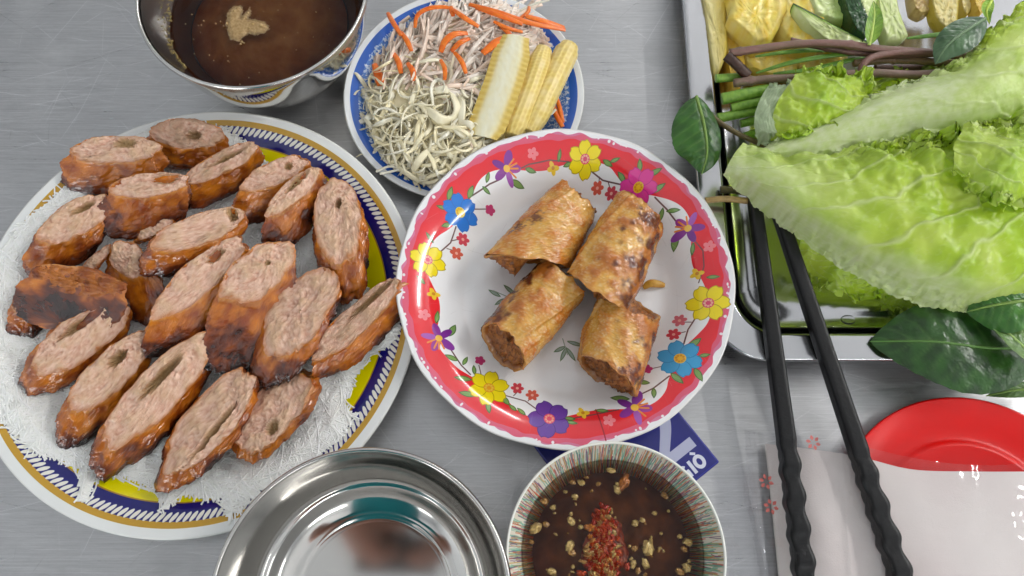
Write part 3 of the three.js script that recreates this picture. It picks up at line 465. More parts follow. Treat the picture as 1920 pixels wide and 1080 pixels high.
// ---------------------------------------------------------------- rice vermicelli and grilled pork sausage
const MAT = [[250, 258], [300, 236], [420, 240], [468, 268], [498, 306], [526, 336], [562, 368], [602, 396], [642, 432], [666, 490], [690, 544], [736, 576], [752, 618], [728, 650], [690, 664], [664, 706], [642, 752], [672, 774], [640, 822], [600, 850], [560, 880], [500, 918], [455, 950], [432, 985], [408, 940], [335, 928], [304, 972], [290, 924], [230, 900], [180, 888], [164, 944], [144, 942], [136, 880], [98, 862], [52, 846], [24, 815], [0, 795], [-30, 720], [-40, 620], [-25, 530], [0, 475], [55, 405], [105, 365], [180, 300]];
const matPoly = MAT.map(([x, y]) => { const p = at(x, y, 0.0195); return [p.x, p.z]; });
function polyDist(x, z) { // signed: inside positive
  let ins = false, d = 9; for (let i = 0, j = matPoly.length - 1; i < matPoly.length; j = i++) { const [ax, az] = matPoly[j], [bx, bz] = matPoly[i]; if ((az > z) !== (bz > z) && x < (bx - ax) * (z - az) / (bz - az) + ax) ins = !ins; const t = clamp(((x - ax) * (bx - ax) + (z - az) * (bz - az)) / ((bx - ax) ** 2 + (bz - az) ** 2)); d = Math.min(d, Math.hypot(x - ax - t * (bx - ax), z - az - t * (bz - az))); }
  return ins ? d : -d;
}
const matH = (x, z) => { const d = polyDist(x, z), r = Math.hypot(x - BIG.x, z - BIG.z); return bigY(Math.min(r, BIG.r)) + 0.0006 + 0.0050 * sstep(-0.001, 0.012, d) * (1 + 0.25 * fbm(x * 45, z * 45, 2, 2)) + 0.0012 * fbm(x * 110, z * 110, 6, 2) * sstep(0, 0.01, d); };
{
  const g = thing('rice_vermicelli', 'bed of fine white rice vermicelli under the grilled sausage slices', 'noodles');
  const a = new Acc(), N = 130, id = new Map(), x0 = BIG.x - BIG.r, st = BIG.r * 2 / N;
  const vid = (i, j) => { const k = i * 1000 + j; if (!id.has(k)) { const x = x0 + i * st, z = BIG.z - BIG.r + j * st; const w = clamp(0.5 + fbm(x * 200, z * 200, 3, 3)); id.set(k, a.v(V(x, matH(x, z) - 0.00042, z), mix3(S(243, 244, 238), S(252, 252, 250), w), x * 20, z * 20)); } return id.get(k); };
  for (let i = 0; i < N; i++) for (let j = 0; j < N; j++) { if (polyDist(x0 + (i + 0.5) * st, BIG.z - BIG.r + (j + 0.5) * st) > 0.0012) a.quad(vid(i, j), vid(i, j + 1), vid(i + 1, j + 1), vid(i + 1, j)); }
  const base = part('noodle_mat', a.build(), phys({ vertexColors: true, roughness: 0.5, bumpMap: rep(fineTex, 1.2), bumpScale: 0.0001 }), g);
  const s = new Acc(), r = mulberry(91); let made = 0;
  while (made < 6200) {
    let x = BIG.x + (r() * 2 - 1) * BIG.r, z = BIG.z + (r() * 2 - 1) * BIG.r; const d = polyDist(x, z);
    if (d < 0.0006 || (d > 0.004 && d < 0.02 ? false : r() < 0.25)) continue;
    let ang = fbm(x * 22, z * 22, 8, 2) * 5 + (r() < 0.35 ? 1.4 : 0) + (r() - 0.5) * 1.1, kink = (r() - 0.5) * 1.2; const L = 0.010 + 0.018 * r(), n = 9, pts = [], w0 = r() * r();
    for (let k = 0; k <= n; k++) { if (polyDist(x, z) < -0.0012 && k > 2) break; pts.push(V(x, matH(x, z) - 0.0005 + 0.0005 * w0, z)); x += Math.cos(ang) * L / n; z += Math.sin(ang) * L / n; ang += kink * 0.3 + (r() - 0.5) * 0.22; }
    if (pts.length < 3) continue; const c = mix3(S(246, 247, 242), S(253, 253, 252), r()); s.tube(pts, 0.00042 + 0.00018 * r(), 5, c, 1, false); made++;
  }
  const st2 = part('noodle_strands', s.build(), phys({ vertexColors: true, roughness: 0.4 }), g); st2.userData.kind = 'stuff';
}
const crustMat = phys({ vertexColors: true, roughness: 0.12, ior: 1.7, bumpMap: rep(lumpTex, 30), bumpScale: 0.0003 });
const cutMat = phys({ vertexColors: true, roughness: 0.27, bumpMap: rep(fineTex, 22), bumpScale: 0.0004 });
// a: and b: ends of the long axis of the cut face [px, py, height]; w: half width in px; v: where the grilled side runs [dx, dy, drop m]
// hole: [along -1..1, across -1..1, half length, half width] in shares of the face; ch: how charred; face: 0 pink cut .. 1 grilled skin
function sausage(o, i) {
  const g = thing('sausage_slice', o.label, 'sausage', 'slices of grilled pork sausage');
  const A = at(...o.a), B = at(...o.b), C = A.clone().add(B).multiplyScalar(0.5), L = B.clone().sub(A).multiplyScalar(0.525);
  const cpx = [(o.a[0] + o.b[0]) / 2, (o.a[1] + o.b[1]) / 2];
  const E = at(cpx[0] + o.v[0] * 1.25, cpx[1] + o.v[1] * 1.25, Math.max(C.y - (o.v[2] || 0.016), 0.012)), D = E.clone().sub(C);
  let Pn = V(-L.z, 0, L.x).normalize().multiplyScalar(o.w * 1.14 / ppm(C)); if (Pn.dot(D) < 0) Pn.negate();     // Pn points to the side where the grilled skin shows
  Pn.y -= (o.tilt ?? 0.3) * Pn.length();
  const nA = 96, nS = 44, seed = i * 7.31 + 3, hole = o.hole || [0.1, 0, 0.06, 0.1, 0.001], pw = o.pw || 0.98;
  const edge = th => { const c = Math.cos(th), s = Math.sin(th), j = 1 + 0.16 * fbm(c * 1.1 + seed, s * 1.1, 1, 2) + 0.05 * fbm(c * 5 + seed, s * 5, 4, 3); return L.clone().multiplyScalar(Math.sign(c) * Math.pow(Math.abs(c), pw) * j).addScaledVector(Pn, Math.sign(s) * Math.pow(Math.abs(s), pw) * j); };
  const nrm = L.clone().cross(Pn).normalize(); if (nrm.y < 0) nrm.negate();
  const len = D.length(), Lm = L.length();
  // grilled side
  const bw = o.bw || 1.12, k = s => (1 + (bw - 1) * sstep(0, 0.55, s)) * (s < 0.12 ? 1 : s < 0.6 ? 1 + 0.05 * Math.sin((s - 0.12) / 0.48 * 3.14) : Math.sqrt(Math.max(0, 1 - ((s - 0.6) / 0.4) ** 3)));
  const crust = new Acc(), ch = o.ch ?? 0.4;
  for (let q = 0; q <= nS; q++) {
    const s = q / nS;
    for (let j = 0; j <= nA; j++) {
      const th = (j % nA) / nA * Math.PI * 2, e = edge(th), p = C.clone().addScaledVector(D, s * (o.stub || 1)).addScaledVector(e, k(s));
      const dir = e.clone().normalize(), amp = sstep(0, 0.08, s);
      const X = p.x * 1000, Y = p.y * 1000, Z = p.z * 1000;
      const lump = fbm(X * 0.09 + seed, Y * 0.09, Z * 0.09, 3), fine = fbm(X * 0.5, Y * 0.5, Z * 0.5 + seed, 3);
      p.addScaledVector(dir, amp * (0.0026 * lump + 0.0012 * fine + 0.0011 * (Math.abs(fbm(X * 0.22 + 5, Y * 0.22, Z * 0.22 + seed, 2)) - 0.25))); p.y = Math.max(p.y, 0.009);
      // colour of the skin: amber, redder where browned, black where it charred
      const b = clamp(0.5 + 0.9 * fbm(X * 0.07, Y * 0.07 + seed, Z * 0.07, 4)), pale = sstep(0.07, 0.0, s) * clamp(0.8 + fine);
      let c = mix3(S(210, 122, 22), S(136, 56, 9), b); c = mix3(c, S(212, 160, 92), pale * 0.5 + 0.16 * clamp(fine * 2));
      // caramel where the grill was hottest: the low end of the slice, in soft-edged patches, black only in its heart
      const heat = 0.0 + 0.78 * s + 0.55 * fbm(X * 0.035 + 9 * seed, Y * 0.035, Z * 0.035, 2) + 0.22 * fbm(X * 0.16, Y * 0.16 + seed, Z * 0.16, 3);
      c = mix3(c, S(132, 58, 18), sstep(0.34 - 0.30 * ch, 0.62 - 0.30 * ch, heat) * 0.85);
      c = mix3(c, S(72, 28, 14), sstep(0.52 - 0.34 * ch, 0.76 - 0.32 * ch, heat) * 0.9);
      c = mix3(c, S(30, 16, 12), sstep(0.80 - 0.36 * ch, 0.98 - 0.36 * ch, heat + 0.2 * fine));
      crust.v(p, c, th * Lm * 0.7, s * len);
    }
  }
  for (let q = 0; q < nS; q++) for (let j = 0; j < nA; j++) { const x = q * (nA + 1) + j; crust.quad(x, x + 1, x + nA + 2, x + nA + 1); }
  part('grilled_skin', crust.build(), crustMat, g);
  // cut face, polar about the hole
  const cut = new Acc(), nR = 34, hc = L.clone().multiplyScalar(hole[0]).addScaledVector(Pn, hole[1]);
  const hl = Math.max(hole[2], 0.03) * Lm, hw = Math.max(hole[3], 0.03) * Pn.length(), Lu = L.clone().normalize(), Pu = Pn.clone().normalize();
  for (let q = 0; q <= nR; q++) {
    const t = q / nR;
    for (let j = 0; j <= nA; j++) {
      const th = (j % nA) / nA * Math.PI * 2, e = edge(th).multiplyScalar(k(0));
      const hr = 1 + 0.34 * fbm(Math.cos(th) * 1.4 + seed, Math.sin(th) * 1.4, 4, 4);
      const hp = hc.clone().addScaledVector(Lu, Math.cos(th) * hl * hr).addScaledVector(Pu, Math.sin(th) * hw * hr);
      const u = t < 0.35 ? t / 0.35 : (t - 0.35) / 0.65;
      const p = C.clone().add(t < 0.35 ? hc.clone().lerp(hp, u) : hp.clone().lerp(e, u));
      const X = p.x * 1000, Y = p.y * 1000, Z = p.z * 1000, gr = fbm(X * 0.35 + seed, Y * 0.35, Z * 0.35, 4), lo = fbm(X * 0.08, seed, Z * 0.08, 2);
      let dep = 0; if (t < 0.35) dep = (hole[4] ?? 0.007) * 0.75 * (1 - u * u);
      const rim = t < 0.35 ? 0 : sstep(0.95, 1, u), dome = t < 0.35 ? 1 : 1 - u * u;
      p.addScaledVector(nrm, -dep + 0.0012 * dome + (1 - rim) * (0.0013 * gr + 0.0024 * lo) + (t >= 0.35 ? 0.0006 * Math.exp(-u * 18) : 0));
      let c = mix3(S(212, 160, 136), S(240, 204, 180), clamp(0.5 + gr * 1.1)); c = mix3(c, S(214, 178, 138), clamp(0.35 + lo * 1.2) * 0.7);
      c = mix3(c, S(184, 118, 88), sstep(0.25, 0.6, fbm(X * 0.16, Z * 0.16, seed + 9, 3)) * 0.5);
      const brown = sstep(0.86, 1.02, (t < 0.35 ? 0 : u) + 0.14 * gr + 0.1 * lo); c = mix3(c, S(186, 112, 52), brown * 0.85);
      if (t < 0.35) c = mix3(c, S(176, 146, 102), 1 - u * u * u * u);
      if (o.face) c = mix3(c, mix3(mix3(S(188, 112, 36), S(140, 70, 22), clamp(0.5 + lo * 1.6 + gr * 0.6)), S(96, 40, 20), sstep(0.2, 0.5, fbm(X * 0.1 + 7, Z * 0.1, seed, 3)) * 0.7), o.face);
      if (o.dull) c = mix3(c, mix3(S(150, 112, 86), S(112, 80, 58), clamp(0.5 + gr)), o.dull * clamp(0.7 + lo));
      cut.v(p, c, p.x, p.z);
    }
  }
  for (let q = 0; q < nR; q++) for (let j = 0; j < nA; j++) { const x = q * (nA + 1) + j; cut.quad(x, x + 1, x + nA + 2, x + nA + 1); }
  part('cut_face', cut.build(), cutMat, g);
  return settle(g);
}
const SAUSAGES = [
  { a: [136, 284, .036], b: [296, 276, .036], w: 22, v: [-8, 58], hole: [.25, -.35, .3, .35, .004], ch: .3, label: 'amber glazed sausage slice at the plate edge facing the bare table, short grey face' },
  { a: [287, 246, .034], b: [418, 256, .034], w: 24, v: [0, 40], hole: [.2, .1, .22, .3, .006], ch: .15, dull: .5, label: 'torn pale sausage slice at the plate rim below the broth bowl' },
  { a: [350, 338, .036], b: [480, 272, .034], w: 18, v: [-2, 46], hole: [.2, -.1, .5, .2, .004], ch: .25, dull: .3, label: 'sausage slice with tan skin next to the torn pale slice' },
  { a: [455, 352, .036], b: [571, 298, .034], w: 19, v: [-6, 58], hole: [.45, 0, .14, .3, .004], ch: .45, label: 'sausage slice with a reddish brown end near the blue band of the plate' },
  { a: [502, 404, .036], b: [594, 318, .034], w: 17, v: [6, 66], hole: [.3, -.4, .5, .3, .005], ch: .9, label: 'narrow sausage slice with heavily blackened skin below the yellow crescent' },
  { a: [628, 340, .034], b: [638, 490, .038], w: 38, v: [12, 72, .018], tilt: .1, hole: [-.38, -.1, .14, .16, .008], ch: .6, pw: .92, label: 'large upright sausage slice with round hole beside the yellow crescent' },
  { a: [210, 356, .041], b: [348, 338, .038], w: 19, v: [-14, 74], hole: [.45, -.3, .4, .4, .006], ch: .55, label: 'sausage slice with dark red glazed skin and ragged cut below the amber slice' },
  { a: [78, 448, .037], b: [204, 372, .036], w: 27, v: [-20, 62], hole: [.3, -.25, .34, .22, .006], ch: .5, label: 'sausage slice with a long groove beside the rope border' },
  { a: [146, 518, .026], b: [206, 462, .028], w: 13, v: [-6, 14, .01], hole: [0, 0, .05, .05, .001], ch: .2, dull: .3, label: 'thin pale sliver of sausage between two larger slices' },
  { a: [30, 580, .028], b: [84, 536, .028], w: 20, v: [-8, 52, .014], hole: [0, 0, .05, .05, .001], ch: .45, label: 'short stubby sausage slice with wet amber tip on bare noodles' },
  { a: [62, 512, .040], b: [232, 540, .040], w: 22, v: [-28, 64, .012], hole: [0, 0, .05, .05, .001], ch: .25, face: 1, tilt: .5, label: 'wedge of sausage lying skin side up with no pink showing' },
  { a: [64, 694, .030], b: [232, 576, .030], w: 34, v: [-14, 32, .014], hole: [.2, -.5, .52, .22, .010], ch: .5, label: 'sausage slice with dark slot under the skin-up wedge' },
  { a: [138, 764, .030], b: [276, 628, .030], w: 30, v: [-18, 66, .016], hole: [.25, -.2, .24, .3, .009], ch: .7, label: 'sausage slice with small deep slot and burnt brown end on the noodles' },
  { a: [208, 826, .031], b: [384, 638, .031], w: 36, v: [-14, 52, .017], hole: [.15, -.3, .42, .22, .010], ch: .95, label: 'longest sausage slice with a long slot and black charred end' },
  { a: [318, 880, .031], b: [464, 698, .031], w: 46, v: [-4, 26, .017], hole: [-.05, -.5, .6, .16, .009], ch: .85, label: 'broad sausage slice with split left edge and dark tip' },
  { a: [448, 836, .029], b: [568, 712, .029], w: 46, v: [8, 8, .016], hole: [-.2, -.5, .2, .25, .006], ch: .25, pw: .8, label: 'squarish pale sausage slice with light brown rim near the empty steel bowl' },
  { a: [212, 462, .031], b: [272, 510, .031], w: 26, v: [16, 72, .016], hole: [0, 0, .05, .05, .001], ch: .6, bw: 1.45, label: 'sausage slice mostly dark glazed skin in the middle of the pile' },
  { a: [262, 446, .028], b: [322, 410, .028], w: 12, v: [-3, 8, .01], hole: [0, 0, .05, .05, .001], ch: .1, label: 'small pale sausage sliver peeking out under a brown slice' },
  { a: [288, 460, .044], b: [452, 404, .042], w: 25, v: [-16, 46, .014], hole: [.8, -.2, .12, .5, .007], ch: .6, label: 'sausage slice with notch at its end and dark red skin atop the pile' },
  { a: [294, 588, .038], b: [452, 452, .036], w: 27, v: [4, 64, .012], hole: [.45, -.3, .2, .3, .008], ch: .55, label: 'sausage slice with wet drooping golden tip and upper pit' },
  { a: [420, 556, .038], b: [544, 462, .037], w: 38, v: [-26, 128, .014], hole: [.3, 0, .08, .12, .002], ch: .85, tilt: .2, label: 'long sausage slice with blistered black patches down its side' },
  { a: [512, 662, .037], b: [612, 508, .036], w: 50, v: [-20, 52, .014], hole: [0, 0, .04, .04, .0005], ch: .85, pw: .9, label: 'large smooth oval sausage slice with no hole and burnt base' },
  { a: [588, 672, .034], b: [746, 526, .036], w: 22, v: [22, 26, .014], hole: [.4, -.3, .5, .25, .006], ch: .35, dull: .35, label: 'slim sausage slice pointing at the red plate rim' },
];
SAUSAGES.forEach(sausage);
// ---------------------------------------------------------------- fried spring rolls
const wrapMat = phys({ vertexColors: true, roughness: 0.14, ior: 1.65, bumpMap: rep(blisterTex, 24), bumpScale: 0.00022 });
const fillMat = phys({ vertexColors: true, roughness: 0.35, bumpMap: rep(lumpTex, 40), bumpScale: 0.0003 });
// a, b: middle of each end [px, py, height]; R radius m; skew: how far each end is cut aslant; dark: side that browned (angle)
function roll(o, i) {
  const g = thing('spring_roll', o.label, 'spring roll', 'fried spring rolls on the floral plate');
  const A = at(...o.a), B = at(...o.b), T = B.clone().sub(A), len = T.length(); T.normalize();
  const side = V(0, 1, 0).cross(T).normalize(), up = T.clone().cross(side).normalize(), seed = i * 11.7 + 2, R = o.R, R2 = o.R2 || o.R, sv = o.sv || [0, 0];
  const nA = 120, nS = 90, w = new Acc();
  const point = (s, th, k = 1) => {
    const Rs = lerp(R, R2, s) / R, c = Math.cos(th), sn = Math.sin(th), bulge = Rs + 0 * 1 + 0.05 * Math.sin(s * 3.14) + 0.05 * fbm(c * 0.9 + seed, sn * 0.9, s * 1.4, 2);
    const along = s * len + (1 - s) * (o.skew[0] * c * R) + s * (o.skew[1] * c * R) + ((1 - s) * sv[0] + s * sv[1]) * sn * R + (0.0022 * fbm(c * 2 + seed, sn * 2, s * 9, 3)) * (Math.abs(s - 0.5) > 0.49 ? 1 : Math.pow(Math.abs(s - 0.5) * 2, 6));
    const p = A.clone().addScaledVector(T, along).addScaledVector(side, c * R * bulge * k * (o.wide || 1)).addScaledVector(up, sn * R * bulge * k * 0.92);
    return p;
  };
  for (let q = 0; q <= nS; q++) for (let j = 0; j <= nA; j++) {
    const s = q / nS, th = (j % nA) / nA * 6.28318, c = Math.cos(th), sn = Math.sin(th); const p = point(s, th);
    const X = p.x * 1000, Y = p.y * 1000, Z = p.z * 1000, n1 = fbm(X * 0.06 + seed, Y * 0.06, Z * 0.06, 4), n2 = fbm(X * 0.5, Y * 0.5 + seed, Z * 0.5, 3);
    const fold = o.seam ? 0.0014 * sstep(0.12, 0.0, Math.abs(((th - o.seam - 0.8 * s + 9.42) % 6.283) - 3.14159)) : 0;
    p.addScaledVector(side, c * (0.0016 * n1 + 0.0004 * n2 + fold)).addScaledVector(up, sn * (0.0016 * n1 + 0.0004 * n2 + fold)); p.y = Math.max(p.y, 0.0092);
    let col0 = mix3(S(214, 160, 70), S(192, 110, 28), clamp(0.4 + n1 * 1.5)); col0 = mix3(col0, S(228, 206, 154), clamp(n2 * 1.1));
    const d = Math.cos(th - o.dark) * 0.5 + 0.5, br = sstep(0.42, 0.95, d * 0.9 + n1 * 0.75 + Math.abs(s - 0.5) * 0.25);
    col0 = mix3(col0, S(172, 98, 32), br * 0.85); col0 = mix3(col0, S(92, 42, 18), sstep(0.72, 1.15, d * 0.95 + fbm(X * 0.08, Y * 0.08, Z * 0.08 + seed, 3) * 0.8));
    const spot = o.spots ? o.spots.reduce((m, [ss, tt, rr]) => Math.max(m, 1 - Math.hypot((s - ss) * len / R, Math.atan2(Math.sin(th - tt), Math.cos(th - tt))) / rr + n2 * 0.9), 0) : 0;
    col0 = mix3(col0, S(86, 34, 16), sstep(0.1, 0.6, spot) * 0.9); col0 = mix3(col0, S(186, 116, 48), sstep(0.04, 0.0, Math.min(s, 1 - s)) * 0.55);
    w.v(p, col0, th * R, s * len);
  }
  for (let q = 0; q < nS; q++) for (let j = 0; j < nA; j++) { const x = q * (nA + 1) + j; w.quad(x, x + 1, x + nA + 2, x + nA + 1); }
  // rolled-in lip at both ends
  const wb = w; for (const e of [0, 1]) {
    const base = wb.p.length / 3, M = 5; for (let q = 0; q <= M; q++) for (let j = 0; j <= nA; j++) { const th = (j % nA) / nA * 6.28318, t = q / M, p = point(e, th, 1 - 0.16 * t); p.addScaledVector(T, (e ? -1 : 1) * (0.0034 * t * t - 0.0006 * Math.sin(t * 3.14))); p.y = Math.max(p.y, 0.0093); wb.v(p, mix3(S(206, 150, 78), S(146, 82, 34), t), th * R, t * 0.004); }
    for (let q = 0; q < M; q++) for (let j = 0; j < nA; j++) { const x = base + q * (nA + 1) + j; e ? wb.quad(x, x + nA + 1, x + nA + 2, x + 1) : wb.quad(x, x + 1, x + nA + 2, x + nA + 1); }
  }
  part('wrapper', wb.build(), wrapMat, g);
  for (const e of [0, 1]) {
    const f = new Acc(), M = 16; for (let q = 0; q <= M; q++) for (let j = 0; j <= nA; j++) {
      const th = (j % nA) / nA * 6.28318, t = 1 - q / M, p = point(e, th, 0.9 * t + 0.001), lump = fbm(p.x * 320, p.y * 320, p.z * 320 + seed, 3); p.addScaledVector(T, (e ? -1 : 1) * (0.003 + 0.003 * lump)); p.y = Math.max(p.y, 0.0094);
      const cc = mix3(mix3(S(132, 78, 36), S(196, 128, 62), clamp(0.5 + lump * 1.4)), S(84, 44, 22), sstep(0.1, 0.5, fbm(p.x * 500, p.y * 500, p.z * 500, 2))); f.v(p, cc, p.x, p.y + p.z);
    }
    for (let q = 0; q < M; q++) for (let j = 0; j < nA; j++) { const x = q * (nA + 1) + j; e ? f.quad(x, x + nA + 1, x + nA + 2, x + 1) : f.quad(x, x + 1, x + nA + 2, x + nA + 1); }
    part('filling', f.build(), fillMat, g);
  }
  return settle(g);
}
const RH = 0.0085;
[
  { a: [988, 490, RH + .017], b: [1086, 368, RH + .015], R: 0.0212, R2: 0.0142, skew: [-.6, .1], sv: [-.3, -.2], dark: -1.9, spots: [[.35, 0.7, .35], [.5, 1.1, .25]], seam: 0.6, wide: 1.05, label: 'spring roll with a slanted pointed end beside the yellow flower print' },
  { a: [1200, 396, .030], b: [1122, 546, .030], R: 0.0168, R2: 0.0205, skew: [.25, .15], sv: [0, .45], dark: 0.2, spots: [[.06, 0.9, .5], [.12, 1.3, .3]], seam: 2.0, wide: 1.04, label: 'spring roll resting on top of two others' },
  { a: [1052, 525, RH + .014], b: [944, 652, RH + .0165], R: 0.0172, skew: [0, .1], sv: [0, -.25], dark: 3.3, spots: [], seam: 0.5, label: 'spring roll with a dark browned side and open end towards the yellow flower' },
  { a: [1180, 572, RH + .016], b: [1138, 706, RH + .0165], R: 0.0192, skew: [.1, .3], sv: [.5, -.1], dark: 0.1, spots: [[.88, 0.9, .3], [.95, 1.2, .22]], seam: 2.6, label: 'spring roll with stuffing showing at both ends next to the pale blue flower' },
].forEach(roll);
{
  const a = new Acc(), p = path([[1206, 540, .0105], [1218, 532, .012], [1232, 532, .012], [1246, 535, .0105]], 10);
  a.tube(p, t => 0.0026 * Math.sqrt(Math.sin(0.25 + t * 2.6)), 10, (t, an, q) => mix3(S(206, 160, 52), S(176, 118, 34), clamp(0.5 + fbm(q.x * 400, q.y * 400, q.z * 400))), 0.6);
  single('fried_crumb', a.build(), fillMat, 'small golden crumb lying on the floral plate beside the rolls', 'crumb');
}
// ---------------------------------------------------------------- pickled vegetables on the blue plate
const pickMat = phys({ vertexColors: true, roughness: 0.2, transmission: 0.06, thickness: 0 });
const pickTop = (px, py) => { const e1 = Math.hypot((px - 830) / 150, (py - 190) / 165), e2 = Math.hypot((px - 880) / 130, (py - 80) / 85); return 0.008 + 0.024 * Math.max(Math.sqrt(Math.max(0, 1 - e1 * e1)), 0.9 * Math.sqrt(Math.max(0, 1 - e2 * e2))); };
const insidePick = (px, py) => Math.hypot((px - 822) / 138, (py - 195) / 150) < 1 || Math.hypot((px - 885) / 125, (py - 80) / 78) < 1;
{
  const g = thing('pickled_shreds', 'heap of pale pickled papaya and radish shreds on the blue plate', 'pickles');
  const a = new Acc(), r = mulberry(404); let n = 0;
  while (n < 1150) {
    let px = 690 + r() * 330, py = 5 + r() * 335; if (!insidePick(px, py)) continue; n++;
    const low = sstep(130, 210, py), lay = n / 1150, top = pickTop(px, py);
    let ang = low > 0.5 ? r() * 6.28 : -0.5 + (r() - 0.5) * 2.2; const curl = (low > 0.5 ? (r() < 0.5 ? 1 : -1) * (0.14 + 0.26 * r()) : (r() - 0.5) * 0.26), L = (low > 0.5 ? 80 : 100) + r() * 90, K = 26, ph = r() * 6.28, pts = [];
    let x = px, y = py; const h0 = lerp(0.009, top, 0.25 + 0.75 * lay);
    for (let k = 0; k <= K; k++) {
      if (k > 4 && !insidePick(x, y) && r() < 0.35) break;
      pts.push(at(x, y, Math.min(h0, pickTop(x, y) + 0.004) + 0.0022 * Math.sin(k * 0.5 + ph) + 0.001)); x += Math.cos(ang) * L / K; y += Math.sin(ang) * L / K; ang += curl * (0.5 + 0.5 * Math.sin(k * 0.3 + ph)) + (r() - 0.5) * 0.12;
    }
    if (pts.length < 5) continue;
    const c = low > 0.5 ? mix3(S(255, 243, 200), S(255, 251, 232), r()) : mix3(S(255, 228, 206), S(255, 246, 234), r());
    const w = (low > 0.5 ? 0.0012 + 0.0026 * r() * r() * r() : 0.0014 + 0.0026 * r() * r() * r()); a.tube(pts, t => w * (0.45 + 0.55 * Math.sin(0.3 + t * 2.5)), 6, c, 0.14 + 0.3 * r(), true, r() * 2 - 0.2);
  }
  // loose shreds at the rim
  for (const P of [[[705, 322], [730, 312], [765, 318], [800, 316]], [[712, 326], [740, 320], [770, 312]], [[975, 20], [1000, 8], [1030, 0]], [[865, 22], [868, 5], [872, -12]], [[960, 205], [1030, 215], [1042, 205]], [[1000, 260], [1012, 240], [1010, 222]], [[700, 250], [720, 225], [735, 235]]]) a.tube(path(P.map(p => [...p, 0.019]), 14), 0.0009, 6, S(238, 234, 216), 0.5);
  const sh = part('shreds', a.build(), pickMat, g); sh.userData.kind = 'stuff';
  // the wet heart of the heap
  const m = new Acc(), N = 60; const id = {};
  const vid = (i, j) => { const k = i + '_' + j; if (id[k] === undefined) { const px = 685 + i * 340 / N, py = 0 + j * 345 / N, h = Math.max(0.0065, pickTop(px, py) - 0.005 + 0.003 * fbm(px * 0.03, py * 0.03, 1, 3)), p = at(px, py, h); id[k] = m.v(p, mix3(S(252, 242, 206), S(248, 234, 198), clamp(0.5 + fbm(px * 0.05, py * 0.05, 4, 3)))); } return id[k]; };
  for (let i = 0; i < N; i++) for (let j = 0; j < N; j++) { const px = 685 + (i + 0.5) * 340 / N, py = (j + 0.5) * 345 / N; if (Math.hypot((px - 822) / 128, (py - 195) / 138) < 1 || Math.hypot((px - 885) / 112, (py - 82) / 66) < 1) m.quad(vid(i, j), vid(i, j + 1), vid(i + 1, j + 1), vid(i + 1, j)); }
  part('packed_shreds', m.build(), phys({ vertexColors: true, roughness: 0.35, bumpMap: rep(lumpTex, 1), bumpScale: 0.0002, side: THREE.DoubleSide }), g);
}
{
  const mat = phys({ vertexColors: true, roughness: 0.28 });
  const strips = [ // [points, radius px, flat]
    [[[727, 24, .020], [737, 42, .026], [752, 66, .030]], 5], [[[778, 52, .028], [782, 30, .031], [800, 17, .032], [830, 13, .031], [848, 16, .030]], 4.5], [[[845, 12, .03], [850, 30, .032]], 5],
    [[[880, 8, .030], [930, 22, .034], [990, 42, .031], [1060, 56, .022]], 6], [[[893, 14, .031], [940, 30, .035], [980, 45, .032]], 6], [[[985, 30, .03], [1020, 40, .027], [1058, 52, .021]], 6.5], [[[968, 40, .029], [990, 22, .027], [992, 12, .024]], 4],
    [[[826, 98, .033], [834, 78, .036], [852, 64, .036], [876, 62, .033]], 7], [[[846, 96, .033], [862, 80, .037], [880, 72, .034]], 6], [[[850, 18, .032], [872, 34, .036], [898, 50, .033]], 5.5], [[[702, 120, .020], [708, 140, .023], [712, 160, .024]], 7.5], [[[712, 135, .023], [718, 160, .025]], 6], [[[738, 100, .025], [748, 118, .029], [752, 138, .027]], 5.5], [[[764, 118, .027], [774, 134, .031], [776, 152, .028]], 5.5],
    [[[905, 100, .036], [930, 80, .036], [948, 70, .034]], 9], [[[852, 98, .033], [866, 116, .036], [874, 138, .033]], 5], [[[826, 112, .032], [834, 130, .035], [834, 150, .032]], 4.5], [[[752, 60, .026], [764, 78, .029], [772, 96, .027]], 5], [[[1032, 185, .014], [1042, 212, .015], [1055, 238, .015]], 6], [[[1043, 180, .015], [1050, 205, .016], [1056, 230, .015]], 4.5],
    [[[940, 50, .032], [956, 66, .034], [962, 88, .031]], 5], [[[926, 40, .033], [950, 52, .034], [980, 60, .031]], 4.5],
  ];
  for (const [p, w] of strips) {
    const pts = path(p, 16), a = new Acc(), rr = w / ppm(pts[0]), q = rnd();
    a.tube(pts, t => rr * (0.55 + 0.45 * Math.sin(0.35 + t * 2.5)), 8, (t, an, v) => mix3(S(246, 138, 36), S(230, 98, 18), clamp(0.4 + q * 0.4 + fbm(v.x * 300, v.y * 300, v.z * 300, 2))), 0.45);
    single('carrot_strip', a.build(), mat, 'orange pickled carrot strip among the pale shreds', 'carrot', 'carrot strips on the blue plate');
  }
}
